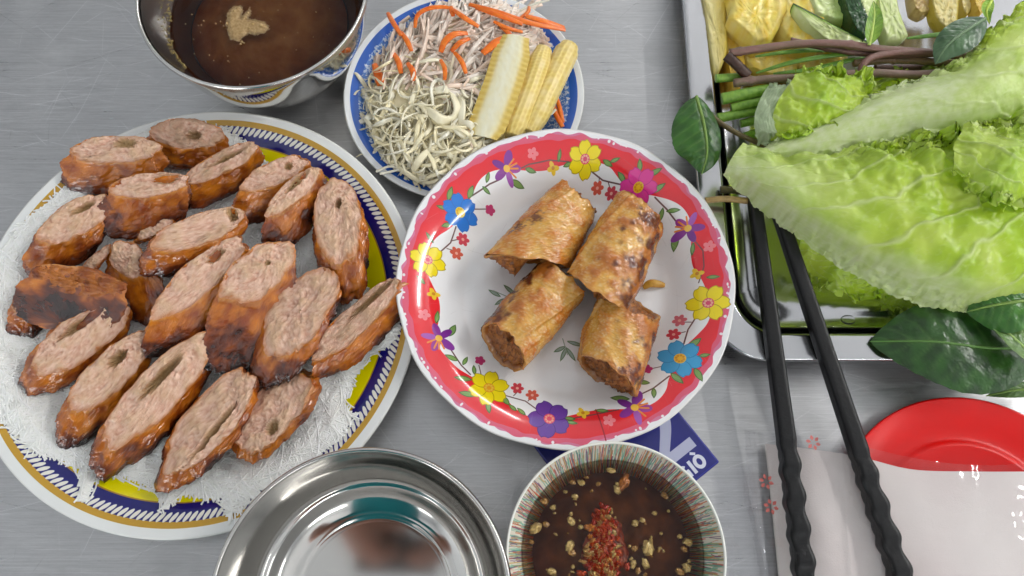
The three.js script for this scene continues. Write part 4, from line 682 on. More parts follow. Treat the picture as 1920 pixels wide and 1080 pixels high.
// baby corn
function corn(o) {
  const g = thing('baby_corn', o.label, 'baby corn', 'baby corn on the blue plate');
  const pts = path(o.p, 70), n = pts.length, R = o.r / ppm(pts[0]), a = new Acc(), nA = 48; let len = 0;
  const T0 = pts[n - 1].clone().sub(pts[0]).normalize(), side = V(0, 1, 0).cross(T0).normalize(), up = T0.clone().cross(side);
  if (o.spin) { side.applyAxisAngle(T0, o.spin); up.applyAxisAngle(T0, o.spin); }
  const prof = t => (o.cut ? 0.72 + 0.28 * sstep(0, 0.25, t) : sstep(-0.12, 0.25, t)) * (o.blunt ? 1 - 0.25 * sstep(0.9, 1, t) : Math.pow(Math.max(0, 1 - Math.pow(t, 5)), 0.6) * (1 - 0.35 * t)) + 0.0;
  const half = o.half;
  for (let k = 0; k < n; k++) for (let j = 0; j <= nA; j++) {
    const t = k / (n - 1), th = half ? Math.PI + j / nA * Math.PI : (j % nA) / nA * 6.28318;
    const rows = 0.5 + 0.5 * Math.cos(th * (half ? 14 : 14)), ker = 0.5 + 0.5 * Math.cos(t * o.len * 2 + Math.floor(th * 7 / 3.14159) * 3.1), rr = R * Math.max(0.02, prof(t)) * (0.9 + 0.1 * Math.sqrt(rows) * (0.55 + 0.45 * ker));
    const p = pts[k].clone().addScaledVector(side, Math.cos(th) * rr).addScaledVector(up, Math.sin(th) * rr * (half ? 0.75 : 1));
    a.v(p, mix3(mix3(S(214, 180, 84), S(244, 222, 138), rows * 0.6 + 0.4 * ker), S(236, 214, 150), clamp(0.3 + fbm(p.x * 90, p.y * 90, p.z * 90, 2))), th * R, t * 0.06);
  }
  for (let k = 0; k < n - 1; k++) for (let j = 0; j < nA; j++) { const x = k * (nA + 1) + j; a.quad(x, x + 1, x + nA + 2, x + nA + 1); }
  if (!half) for (const [k, f] of [[0, 1], [n - 1, 0]]) { const c = a.v(pts[k], S(238, 224, 168)), b = k * (nA + 1); for (let j = 0; j < nA; j++) f ? a.tri(c, b + j + 1, b + j) : a.tri(c, b + j, b + j + 1); }
  part('kernels', a.build(), phys({ vertexColors: true, roughness: 0.3, side: THREE.DoubleSide }), g);
  if (half) {
    const f = new Acc(), M = 24; for (let k = 0; k < n; k++) for (let j = 0; j <= M; j++) {
      const t = k / (n - 1), x = j / M * 2 - 1, rr = R * Math.max(0.02, prof(t)), ed = sstep(0.45, 0.75, Math.abs(x)), tooth = ed * (0.5 + 0.5 * Math.cos(t * o.len * 2));
      const p = pts[k].clone().addScaledVector(side, x * rr * (0.97 + 0.04 * tooth)).addScaledVector(up, R * (0.04 + 0.10 * (1 - x * x) - 0.06 * tooth + 0.02 * fbm(k * 0.2, j * 0.4, 2)));
      f.v(p, mix3(mix3(S(244, 240, 212), S(238, 224, 168), clamp(Math.abs(x) + 0.4 * fbm(k * 0.15, j * 0.3, 1))), mix3(S(232, 204, 112), S(216, 182, 84), tooth), ed), x * R, t * 0.06);
    }
    for (let k = 0; k < n - 1; k++) for (let j = 0; j < M; j++) { const x = k * (M + 1) + j; f.quad(x, x + 1, x + M + 2, x + M + 1); }
    part('cut_face', f.build(), phys({ vertexColors: true, roughness: 0.32, side: THREE.DoubleSide }), g);
  }
  settle(g);
}
corn({ p: [[968, 68, .038], [945, 150, .038], [905, 258, .030]], r: 37, half: true, cut: true, blunt: true, len: 58, spin: 0.15, label: 'baby corn cut lengthwise with its pale core facing up' });
corn({ p: [[1020, 92, .031], [1000, 150, .032], [960, 258, .026]], r: 22, half: false, cut: true, blunt: true, len: 60, label: 'slim baby corn lying between two other baby corns' });
corn({ p: [[990, 252, .024], [1030, 165, .027], [1068, 86, .024]], r: 25, cut: true, len: 62, blunt: true, label: 'whole baby corn with a ridged olive side at the plate rim' });
corn({ p: [[895, 268, .022], [930, 258, .022], [960, 245, .022]], r: 15, cut: true, len: 30, blunt: true, label: 'short end of baby corn partly under the floral plate' });
// ---------------------------------------------------------------- steel tray
const TR_H = 0.024;                                                   // rim height
const trL = at(1302, 270, TR_H).x, trB = at(1590, 676, TR_H).z;       // outer left and front edges
const trW = 0.36, trD = 0.42;
const TC = V(trL + trW / 2, 0, trB - trD / 2);
{
  const g = thing('steel_tray', 'shiny rectangular stainless steel tray with rounded corners full of greens', 'tray', null, TC);
  // rings of a rounded rectangle: [inset from the outer edge, height, corner radius]
  const R0 = 0.036;
  const rings = [[0.0015, TR_H - 0.004], [0.0000, TR_H - 0.003], [0.0000, TR_H - 0.001], [0.0012, TR_H], [0.004, TR_H - 0.0004], [0.0145, TR_H - 0.0008], [0.0158, TR_H - 0.0012], [0.0172, TR_H - 0.003], [0.020, TR_H - 0.012], [0.023, 0.006], [0.026, 0.0036], [0.031, 0.003], [0.0335, 0.0034], [0.036, 0.0046], [0.040, 0.005], [0.044, 0.0046], [0.047, 0.0032], [0.052, 0.003], [0.07, 0.003]];
  const a = new Acc(), per = 24, q = 4 * (per + 1) + 1, straight = 1;
  rings.forEach(([ins, y]) => {
    const hw = trW / 2 - ins, hd = trD / 2 - ins, r = Math.max(0.006, R0 - ins * 0.55); let first = null;
    for (let c = 0; c < 4; c++) for (let k = 0; k <= per; k++) { const an = c * Math.PI / 2 + k / per * Math.PI / 2, sx = [1, -1, -1, 1][c], sz = [1, 1, -1, -1][c], p = V(sx * (hw - r) + Math.cos(an) * r, y, sz * (hd - r) + Math.sin(an) * r); if (!first) first = p; a.v(p, null, p.x, p.z); }
    a.v(first, null, first.x, first.z);
  });
  for (let k = 0; k < rings.length - 1; k++) for (let j = 0; j < q - 1; j++) { const b = k * q + j; a.quad(b, b + q, b + q + 1, b + 1); }
  const last = (rings.length - 1) * q, c = a.v(V(0, 0.003, 0), null); for (let j = 0; j < q - 1; j++) a.tri(last + j, c, last + j + 1);
  part('tray_shell', a.build(), phys({ metalness: 1, color: col(S(196, 196, 198)), roughness: 0.2, bumpMap: rep(lumpTex, 8), bumpScale: 0.00006, side: THREE.DoubleSide }), g);
  // under the rim, the outside wall
  const b = new Acc(); [[0.0215, TR_H - 0.006], [0.0245, 0.004], [0.028, 0.0005], [0.05, 0.0004]].forEach(([ins, y]) => { const hw = trW / 2 - ins, hd = trD / 2 - ins, r = Math.max(0.006, R0 - ins * 0.55); for (let c2 = 0; c2 < 4; c2++) for (let k = 0; k <= per; k++) { const an = c2 * Math.PI / 2 + k / per * Math.PI / 2, p = V([1, -1, -1, 1][c2] * (hw - r) + Math.cos(an) * r, y, [1, 1, -1, -1][c2] * (hd - r) + Math.sin(an) * r); b.v(p, null, p.x, p.z); } });
  const qq = 4 * (per + 1); for (let k = 0; k < 3; k++) for (let j = 0; j < qq; j++) { const x = k * qq + j, y = k * qq + (j + 1) % qq; b.quad(x, y, y + qq, x + qq); }
  part('tray_outside', b.build(), phys({ metalness: 1, color: col(S(180, 180, 182)), roughness: 0.3, side: THREE.DoubleSide }), g);
  // water drops left on the steel
  const dr = [], r = mulberry(12); for (const [x, y, s, h] of [[1590, 600, 11, .003], [1505, 600, 3, .006], [1595, 655, 3, TR_H - 0.0008], [1560, 612, 3, .004], [1298, 120, 4, TR_H - 0.0008], [1330, 205, 3, TR_H - 0.0008], [1625, 662, 2.5, TR_H - 0.0008], [1495, 640, 2, TR_H - 0.0008], [1545, 565, 4, .003]]) { const p = at(x, y, h), k = s / ppm(p); dr.push(new THREE.SphereGeometry(k, 18, 8, 0, 6.2832, 0, 1.5708).scale(1.3, 0.35, 1).translate(p.x - TC.x, h - 0.0001, p.z - TC.z)); }
  const wd = part('water_drops', mergeGeometries(dr), phys({ color: 0xffffff, roughness: 0.02, transmission: 1, thickness: 0.002, ior: 1.33 }), g); wd.userData.kind = 'stuff';
}
// ---------------------------------------------------------------- fruit, herbs and lettuce in the tray
const fruitMat = phys({ vertexColors: true, roughness: 0.15, bumpMap: rep(fineTex, 12), bumpScale: 0.00022 });
// a slab of fruit: outline in px at height h, thickness th, bulging top; colour by function of (edge 0..1, pixel)
function slab(name, outline, h, th, colorFn, label, cat, group, opt = {}) {
  const c = outline.reduce((s, p) => [s[0] + p[0] / outline.length, s[1] + p[1] / outline.length], [0, 0]);
  const cur = new THREE.CatmullRomCurve3(outline.map(p => V(p[0], p[1], 0)), true, 'catmullrom', opt.tension ?? 0.25).getPoints(96); cur.pop();
  const hh = (x, y) => h + (opt.sx || 0) * (x - c[0]) + (opt.sy || 0) * (y - c[1]);
  const a = new Acc(), n = cur.length, NR = 14, seed = outline[0][0] * 0.1;
  for (let k = 0; k <= NR; k++) for (const p of cur) {
    const q = k / NR, x = lerp(c[0], p.x, q), y = lerp(c[1], p.y, q), e = sstep(0.82, 1, q), f = opt.fibre ? opt.fibre(x, y) : fbm(x * 0.08 + seed, y * 0.08, 2, 3);
    const w = at(x, y, hh(x, y) - e * th * 0.16 + (opt.relief ?? 0.0012) * f * (1 - e)); a.v(w, colorFn(q, x, y, f), w.x, w.z);
  }
  for (const [s, dy] of [[1.0, 0.45], [0.98, 0.8], [0.93, 1]]) for (const p of cur) { const x = lerp(c[0], p.x, s), y = lerp(c[1], p.y, s), w = at(x, y, hh(x, y)); w.y -= th * dy; a.v(w, colorFn(1.2, x, y, 0), w.x + w.y, w.z); }
  for (let k = 0; k < NR + 3; k++) for (let j = 0; j < n; j++) { const b = k * n + j, e = k * n + (j + 1) % n; a.quad(b, b + n, e + n, e); }
  const m = single(name, a.build(), opt.mat || fruitMat, label, cat, group); m.material.side = THREE.DoubleSide; return m;
}
fruitMat.transmission = 0.18; fruitMat.thickness = 0;
const pine = (q, x, y, f) => mix3(mix3(S(248, 226, 104), S(240, 200, 62), clamp(0.4 + f * 1.1)), S(250, 232, 150), clamp(0.25 + fbm(x * 0.05, y * 0.02, 3, 3)));
const banana = (q, x, y, f) => mix3(mix3(S(240, 226, 160), S(228, 204, 118), clamp(0.4 + f)), S(206, 182, 66), sstep(0.8, 1, q));
slab('fruit_wedge', [[1312, -45], [1356, -45], [1362, 30], [1364, 90], [1356, 118], [1347, 137], [1338, 130], [1330, 80], [1322, 20]], .026, .014, (q, x, y, f) => mix3(mix3(S(248, 234, 160), S(234, 208, 96), clamp((x - 1330 - (y * 0.08)) / 26)), S(214, 196, 60), sstep(0.85, 1, q) * 0.5), 'long pale yellow fruit wedge along the tray wall', 'fruit', null, { tension: 0.4 });
slab('fruit_wedge', [[1362, 40], [1382, 50], [1394, 90], [1398, 130], [1386, 172], [1372, 168], [1366, 130], [1360, 90]], .020, .012, (q, x, y, f) => mix3(S(240, 206, 92), S(224, 176, 50), clamp(0.5 + f)), 'narrow golden fruit wedge under the bent brown stem', 'fruit', null, {});
const fan = (ox, oy) => (x, y) => Math.cos(Math.atan2(y - oy, x - ox) * 30 + 2 * fbm(x * 0.03, y * 0.03, 8, 2)) * 0.3 + fbm(x * 0.07, y * 0.07, 5, 3);
slab('pineapple_piece', [[1368, -30], [1470, -40], [1476, 10], [1462, 50], [1444, 78], [1418, 82], [1392, 56], [1366, 34], [1372, 10]], .036, .018, pine, 'fan shaped pineapple chunk with ridged glossy top', 'pineapple', 'pineapple pieces in the tray', { fibre: fan(1450, -90), relief: 0.0012, sy: -0.00003 });
slab('pineapple_piece', [[1468, -30], [1540, -30], [1552, 40], [1545, 80], [1512, 86], [1480, 78], [1462, 50], [1470, 20]], .034, .018, pine, 'pineapple chunk between the fan shaped chunk and the cucumber', 'pineapple', 'pineapple pieces in the tray', { fibre: fan(1500, -120), relief: 0.001 });
slab('pineapple_piece', [[1396, 96], [1450, 88], [1500, 96], [1492, 134], [1440, 140], [1404, 126]], .018, .010, pine, 'pineapple piece crossed by brown stems', 'pineapple', 'pineapple pieces in the tray', { fibre: fan(1450, 0) });
slab('pineapple_piece', [[1490, 92], [1560, 84], [1590, 108], [1560, 126], [1500, 128]], .017, .010, pine, 'flat pineapple piece under green blades', 'pineapple', 'pineapple pieces in the tray', { fibre: fan(1540, 0) });
// cucumber: flesh with a band of dark skin along one edge
const cuc = (skin) => (q, x, y, f) => { const d = skin(x, y); return d > 1 ? mix3(S(44, 84, 38), S(28, 62, 30), clamp(0.5 + f)) : mix3(mix3(S(206, 222, 140), S(226, 234, 178), clamp(0.5 + f)), S(150, 186, 70), sstep(0.3, 1, d)); };
const wet = phys({ vertexColors: true, roughness: 0.16, bumpMap: rep(fineTex, 10), bumpScale: 0.0001 });
slab('cucumber_slice', [[1487, 6], [1520, 22], [1560, 44], [1604, 66], [1628, 78], [1616, 90], [1580, 86], [1546, 74], [1512, 44]], .040, .010, cuc((x, y) => { const line = 6 + (x - 1487) * 0.52; return 1.25 - (y - line) / 8; }), 'cucumber slice with its dark skin edge against the pineapple', 'cucumber', 'cucumber slices in the tray', { mat: wet, sy: -0.0001 });
slab('cucumber_slice', [[1510, -40], [1572, -40], [1592, 20], [1598, 40], [1560, 36], [1530, 24]], .036, .010, cuc((x, y) => (x - 1505) / 90), 'bright green cucumber slice lying flat on other cucumber', 'cucumber', 'cucumber slices in the tray', { mat: wet });
slab('cucumber_slice', [[1572, -40], [1640, -40], [1642, 20], [1632, 46], [1622, 72], [1606, 60], [1588, 24]], .042, .014, cuc((x, y) => { const e = 1588 + (y + 40) * 0.38; return x < e + 12 ? 1.5 : 0.25; }), 'cucumber slice with thick dark skin beside the small leaf', 'cucumber', 'cucumber slices in the tray', { mat: wet });
slab('cucumber_slice', [[1640, -40], [1672, -40], [1686, 20], [1702, 66], [1690, 74], [1664, 76], [1652, 40]], .038, .010, cuc((x, y) => clamp(0.1 + (y > 60 ? 0.2 : 0))), 'pale seeded cucumber strip behind the small leaf', 'cucumber', 'cucumber slices in the tray', { mat: wet });
slab('banana_slice', [[1744, -30], [1796, -30], [1796, 30], [1790, 50], [1770, 52], [1752, 28]], .032, .010, banana, 'cream coloured green banana slice behind the dark pointed leaf', 'banana', 'banana slices in the tray');
slab('banana_slice', [[1708, -30], [1748, -30], [1748, 16], [1732, 26], [1714, 16]], .028, .010, (q, x, y, f) => mix3(S(224, 200, 130), S(180, 146, 84), clamp(0.5 + f)), 'brownish banana slice beside the cucumber strip', 'banana', 'banana slices in the tray');
slab('banana_slice', [[1802, -30], [1824, -30], [1822, 16], [1812, 30], [1804, 12]], .026, .010, banana, 'narrow banana slice touching the tray wall shadow', 'banana', 'banana slices in the tray');
slab('banana_slice', [[1824, -30], [1862, -30], [1852, 10], [1838, 28], [1828, 10]], .030, .010, (q, x, y, f) => mix3(S(238, 206, 96), S(214, 168, 60), clamp(0.5 + f)), 'yellow banana slice next to the curled green tip', 'banana', 'banana slices in the tray');

// bare herb stems without leaves, and stalk ends
const stemMat = phys({ vertexColors: true, roughness: 0.4, bumpMap: rep(fineTex, 14), bumpScale: 0.00015 });
function stem(name, p, r, c1, c2, label, cat = 'stem', group = 'herb stems in the tray', nodes = []) {
  const pts = path(p, 60), R = r / ppm(pts[0]), a = new Acc(), sd = p[0][0];
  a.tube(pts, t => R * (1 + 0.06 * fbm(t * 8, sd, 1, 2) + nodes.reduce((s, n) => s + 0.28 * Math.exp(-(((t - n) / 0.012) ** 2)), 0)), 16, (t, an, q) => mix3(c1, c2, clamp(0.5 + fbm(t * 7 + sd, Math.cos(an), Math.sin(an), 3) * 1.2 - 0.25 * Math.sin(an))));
  return single(name, a.build(), stemMat, label, cat, group);
}
const PU = S(128, 92, 84), PU2 = S(104, 92, 62), GR = S(132, 172, 66), GR2 = S(92, 138, 44);
stem('herb_stem', [[1368, 99, .044], [1420, 92, .046], [1490, 83, .047], [1570, 82, .047], [1650, 92, .046], [1730, 98, .045], [1830, 108, .042]], 7.5, PU, PU2, 'long purple brown herb stem uppermost across the pineapple', 'stem', 'herb stems in the tray', [0.06, 0.55]);
stem('herb_stem', [[1482, 76, .040], [1520, 84, .041], [1600, 98, .041], [1680, 104, .041], [1820, 96, .038]], 6, PU, S(88, 66, 58), 'brown herb stem tucked behind the uppermost stem', 'stem', 'herb stems in the tray', [0.35]);
stem('herb_stem', [[1376, 156, .038], [1430, 149, .040], [1500, 146, .041], [1580, 140, .041], [1640, 137, .042], [1720, 140, .042], [1800, 134, .040]], 8, S(136, 106, 98), PU2, 'thick herb stem with a hollow cut end', 'stem', 'herb stems in the tray', [0.1]);
stem('herb_stem', [[1614, 136, .043], [1618, 122, .045], [1632, 109, .046], [1664, 101, .046], [1720, 98, .046], [1800, 104, .044]], 6.5, PU, S(112, 82, 66), 'hooked herb stem branching off the thick stem', 'stem', 'herb stems in the tray');
stem('herb_stem', [[1600, 119, .036], [1660, 113, .037], [1720, 114, .037], [1810, 122, .035]], 7, S(146, 116, 88), PU2, 'tan herb stem with a yellow knot under the hooked stem', 'stem', 'herb stems in the tray', [0.42]);
stem('herb_stem', [[1640, 128, .028], [1720, 126, .028], [1820, 112, .028]], 7, S(116, 84, 78), S(92, 70, 58), 'herb stem lying deepest in the bundle', 'stem', 'herb stems in the tray');
stem('herb_stem', [[1362, 104, .043], [1376, 116, .042], [1392, 132, .040], [1402, 142, .038]], 10, S(70, 42, 28), S(34, 22, 18), 'short bent blackish brown stem end', 'stem', 'herb stems in the tray');
stem('herb_stem', [[1318, 203, .040], [1350, 230, .040], [1390, 254, .038], [1440, 276, .034]], 5, S(104, 92, 50), S(72, 58, 36), 'thin dark stem joining the broad leaf hanging over the tray rim', 'stem', 'herb stems in the tray');
stem('herb_stem', [[1322, 376, .030], [1360, 373, .031], [1412, 378, .031]], 6, S(176, 146, 88), S(140, 112, 66), 'straight tan stem poking out over the tray rim', 'stem', 'herb stems in the tray');
stem('herb_stem', [[1350, 356, .026], [1380, 357, .027], [1420, 366, .028]], 7, S(98, 88, 44), S(60, 62, 30), 'olive stem just under the lettuce base', 'stem', 'herb stems in the tray');
for (const [p, r, l] of [
  [[[1342, 147, .034], [1362, 146, .034], [1400, 143, .033]], 8, 'short green stalk end under the hollow cut stem'],
  [[[1353, 186, .034], [1390, 178, .036], [1440, 168, .036]], 11, 'thickest green stalk end next to the lettuce frill'],
  [[[1371, 203, .032], [1400, 196, .034], [1450, 186, .034]], 8.5, 'green stalk end second below the hollow cut stem'],
  [[[1345, 222, .029], [1390, 213, .030], [1450, 202, .030]], 9, 'green stalk end beside the thin dark stem'],
  [[[1388, 232, .025], [1410, 227, .026], [1450, 220, .026]], 8, 'green stalk end between lettuce and tray wall'],
  [[[1396, 256, .020], [1420, 248, .020], [1450, 240, .020]], 8, 'lowest green stalk end in the tray']]) stem('green_stalk', p, r, GR, GR2, l, 'stalk', 'green stalk ends in the tray');
for (const [p, l] of [[[[1418, 137, .036], [1480, 118, .040], [1560, 104, .040], [1640, 100, .036]], 'thin green blade arching over the pineapple'], [[[1450, 138, .034], [1520, 130, .037], [1610, 110, .037], [1680, 106, .034]], 'dark green blade beside the lettuce tip'], [[[1416, 106, .033], [1480, 97, .036], [1540, 94, .036], [1600, 102, .034]], 'short wide green blade under the uppermost stem'], [[[1700, 72, .040], [1750, 66, .042], [1810, 56, .042]], 'thin light green stalk behind the dark pointed leaf']]) {
  const a = new Acc(), pts = path(p, 40); a.tube(pts, t => 0.0017 * Math.sqrt(Math.sin(0.15 + t * 2.8)), 10, (t, an) => mix3(S(112, 156, 48), S(72, 118, 34), clamp(0.5 + fbm(t * 9, an, p[0][0]))), 0.35); single('chive', a.build(), stemMat, l, 'blade', 'thin green blades in the tray');
}
// herb leaf: midrib path [px,py,h], half widths px each side, cupping
const leafMat = phys({ vertexColors: true, roughness: 0.28, transmission: 0.14, thickness: 0, side: THREE.DoubleSide, bumpMap: rep(lumpTex, 10), bumpScale: 0.0005 });
function leaf(o) {
  const g = thing('herb_leaf', o.label, 'leaf', 'herb leaves');
  const mid = path(o.p, 60), n = mid.length, NW = 28, k = 1 / ppm(mid[0]), a = new Acc();
  const wid = t => Math.pow(Math.sin(Math.PI * Math.pow(t, o.pow || 0.75)), o.sharp || 0.8);
  for (let i = 0; i < n; i++) {
    const T = mid[Math.min(n - 1, i + 1)].clone().sub(mid[Math.max(0, i - 1)]).normalize(), sd = V(0, 1, 0).cross(T).normalize().negate(), t = i / (n - 1);
    for (let j = 0; j <= NW; j++) {
      const x = j / NW * 2 - 1, W = (x < 0 ? o.w[0] : o.w[1]) * k * wid(t), ax = Math.abs(x), d = x * W * (1 + 0.03 * fbm(t * 14, x > 0 ? 3 : 9, o.p[0][0], 2) * ax);
      const vein = Math.pow(0.5 + 0.5 * Math.cos((t * 9 - ax * 1.6) * 6.283), 14) * (1 - ax * 0.6), cup = (x < 0 ? o.cup[0] : o.cup[1]);
      const p = mid[i].clone().addScaledVector(sd, d); p.y += cup * ax * ax * W - 0.0005 * vein + 0.0006 * fbm(p.x * 120, p.z * 120, o.p[0][1], 2) - 0.0008 * Math.exp(-ax * 14);
      let c = mix3(o.c1, o.c2, clamp(0.5 + fbm(p.x * 70, p.z * 70, o.p[0][0], 3) * 1.2)); c = mix3(c, o.c3 || S(120, 150, 70), vein * 0.35 + 0.6 * Math.exp(-ax * 22)); a.v(p, c, p.x, p.z);
    }
  }
  for (let i = 0; i < n - 1; i++) for (let j = 0; j < NW; j++) { const x = i * (NW + 1) + j; a.quad(x, x + 1, x + NW + 2, x + NW + 1); }
  const bl = part('blade', a.build(), leafMat, g);
  const m = new Acc(); m.tube(mid.map(v => v.clone().setY(v.y - 0.0004)), t => 0.0009 * (1 - 0.8 * t) + 0.0002, 8, o.c3 || S(120, 150, 70)); part('midrib', m.build(), stemMat, bl);
  settle(g);
}
const DG = S(34, 74, 22), DG2 = S(58, 108, 34), BG = S(52, 84, 50), BG2 = S(86, 118, 80);
leaf({ p: [[1306, 180, .046], [1322, 240, .050], [1326, 290, .046], [1316, 326, .038]], w: [30, 60], cup: [-.35, -.25], c1: DG, c2: DG2, label: 'broad dark green leaf hanging over the tray rim' });
leaf({ p: [[1848, 34, .060], [1810, 58, .062], [1776, 86, .060], [1754, 120, .054]], w: [34, 30], cup: [-.2, -.25], c1: BG, c2: BG2, c3: S(110, 136, 100), label: 'matt dark pointed leaf standing over the stem bundle' });
leaf({ p: [[1630, 84, .050], [1636, 56, .054], [1640, 26, .054], [1638, 2, .052]], w: [15, 16], cup: [.3, .3], c1: S(96, 140, 38), c2: S(140, 178, 62), c3: S(190, 210, 110), label: 'small light green leaf with pale midrib on the cucumber' });
leaf({ p: [[1960, 650, .030], [1860, 652, .036], [1750, 640, .036], [1632, 640, .026]], w: [88, 98], cup: [-.12, -.14], c1: S(24, 56, 18), c2: S(44, 88, 28), pow: 0.9, c3: S(90, 130, 60), label: 'large glossy dark leaf lying over the tray corner' });
leaf({ p: [[1960, 560, .048], [1900, 566, .050], [1850, 575, .046], [1812, 585, .040]], w: [55, 40], cup: [-.2, -.2], c1: S(40, 92, 24), c2: S(66, 124, 36), label: 'glossy leaf at the lettuce edge above the large dark leaf' });
leaf({ p: [[1960, 690, .044], [1920, 650, .046], [1880, 615, .044], [1846, 592, .038]], w: [26, 34], cup: [.3, -.2], c1: S(86, 122, 56), c2: S(120, 150, 86), c3: S(160, 190, 110), label: 'pale backed curled leaf on the large dark leaf' });
leaf({ p: [[1990, 730, .020], [1940, 728, .024], [1890, 734, .022], [1850, 742, .016]], w: [16, 14], cup: [.2, .2], c1: S(92, 120, 66), c2: S(60, 96, 42), label: 'narrow leaf with pale edge above the red dish' });
leaf({ p: [[1860, 0, .05], [1850, 22, .052], [1856, 44, .05]], w: [10, 12], cup: [.4, .4], c1: S(110, 160, 30), c2: S(150, 190, 40), c3: S(190, 210, 80), label: 'tiny bright yellow green curled leaf beside the lettuce' });

// lettuce
const letMat = phys({ vertexColors: true, roughness: 0.36, transmission: 0.3, thickness: 0, side: THREE.DoubleSide, bumpMap: rep(lumpTex, 7), bumpScale: 0.0005 });
const RIB = S(222, 232, 180), RIB2 = S(200, 218, 136), BL = S(188, 216, 40), BL2 = S(150, 194, 18), BL3 = S(210, 228, 96);
// ctrl: rows along the leaf; rib(s,t) 0..1 pale rib; frill: which t edges are frilled [at 0, at 1]; amp: ruffle height m
function lettuce(ctrl, o) {
  const a = patch(ctrl, o.nu || 150, o.nv || 120, (p, s, t) => {
    const rb = clamp(o.rib(s, t)), X = p.x * 1000, Z = p.z * 1000;
    const e0 = o.frill[0] * sstep(0.22, 0, t), e1 = o.frill[1] * sstep(0.78, 1, t) * (o.late ? sstep(o.late[0], o.late[1], s) : 1), es = (o.frill[2] || 0) * sstep(0.85, 1, s), e = Math.max(e0, e1, es), w = (1 - rb);
    const zone = o.zone ? o.zone(s, t) : 1, ruf = fbm(X * 0.032 + o.seed, Z * 0.032, o.seed, 2 + (zone > 0.3 ? 1 : 0)) * (0.35 + 0.65 * zone), fin = fbm(X * 0.16, Z * 0.16, o.seed + 5, 3);
    p.y += w * (o.amp * ruf + 0.0012 * fin * Math.max(e, zone * 0.5)) + e * (0.017 * fbm(X * 0.10, Z * 0.10, o.seed + 2, 2));
    // jagged margin
    const j = e * (0.0058 * fbm(X * 0.30, Z * 0.30, o.seed + 7, 3) + 0.006 * fbm(X * 0.11, Z * 0.11, o.seed + 8, 2)); p.x += j; p.z += e * 0.008 * fbm(X * 0.28, Z * 0.28, o.seed + 11, 3);
    // veins: branching off the rib
    const q = o.vein ? o.vein(s, t) : (s * 11 - Math.abs(t - 0.4) * 7); const vn = Math.pow(0.5 + 0.5 * Math.cos(q * 6.283 + 2.2 * fbm(X * 0.03, Z * 0.03, 3, 2)), 70) * (0.35 + 0.65 * w) * 0.9, net = sstep(0.08, 0, Math.abs(fbm(X * 0.09, Z * 0.09, 17, 2))) * w * 0.35;
    p.y += 0.0012 * vn + 0.0005 * net + w * (0.35 + 0.65 * zone) * 0.0032 * (Math.abs(fbm(X * 0.055, Z * 0.055, o.seed + 60, 2)) - 0.2);
    let c = mix3(BL, BL2, clamp(0.3 + ruf * 0.7 + fin * 0.22)); c = mix3(c, BL3, clamp(0.25 + 1.1 * fbm(X * 0.025, Z * 0.025, o.seed + 30, 2)) * 0.8); c = mix3(c, S(222, 232, 170), clamp(vn * 1.2 + net) * 0.55); c = mix3(c, mix3(RIB, RIB2, clamp(0.4 + fin + 0.4 * fbm(s * 3, t * 60, 4, 2))), rb); if (o.tint) c = o.tint(c, s, t); return c;
  });
  return single('lettuce_leaf', a.build(), letMat, o.label, 'lettuce', 'lettuce leaves in the tray');
}
// large front leaf: rows go from the cut base to the tip; columns from the lower edge up
lettuce([
  [[1356, 334, .046], [1362, 316, .052], [1370, 300, .054], [1380, 284, .054], [1392, 270, .050]],
  [[1400, 372, .040], [1420, 344, .056], [1440, 322, .060], [1450, 300, .058], [1456, 288, .052]],
  [[1480, 436, .036], [1506, 392, .058], [1530, 350, .062], [1546, 312, .060], [1556, 284, .052]],
  [[1580, 505, .034], [1612, 444, .058], [1640, 376, .064], [1664, 310, .066], [1676, 262, .056]],
  [[1690, 560, .034], [1724, 486, .058], [1754, 400, .064], [1776, 316, .062], [1796, 238, .062]],
  [[1800, 585, .036], [1836, 520, .058], [1864, 420, .064], [1890, 320, .060], [1910, 220, .062]],
  [[1900, 580, .040], [1930, 520, .056], [1960, 420, .062], [1980, 320, .060], [2000, 220, .060]],
  [[1980, 560, .040], [2000, 500, .054], [2030, 420, .060], [2050, 330, .058], [2060, 230, .056]]],
  { seed: 3, amp: 0.011, late: [0.2, 0.5], zone: (s, t) => sstep(0.45, 0.85, t + 0.25 * (s - 0.5)), frill: [0.25, 0.9, 1], rib: (s, t) => sstep(0.5, 0.0, s) * (0.45 + 0.55 * sstep(0.8, 0.4, t)) + sstep(0.30, 0.10, t) * sstep(1.0, 0.6, s) * 0.95, vein: (s, t) => s * 6 - t * 3.2, nu: 210, nv: 150, label: 'large lettuce leaf with thick pale cut base and veined blade' });
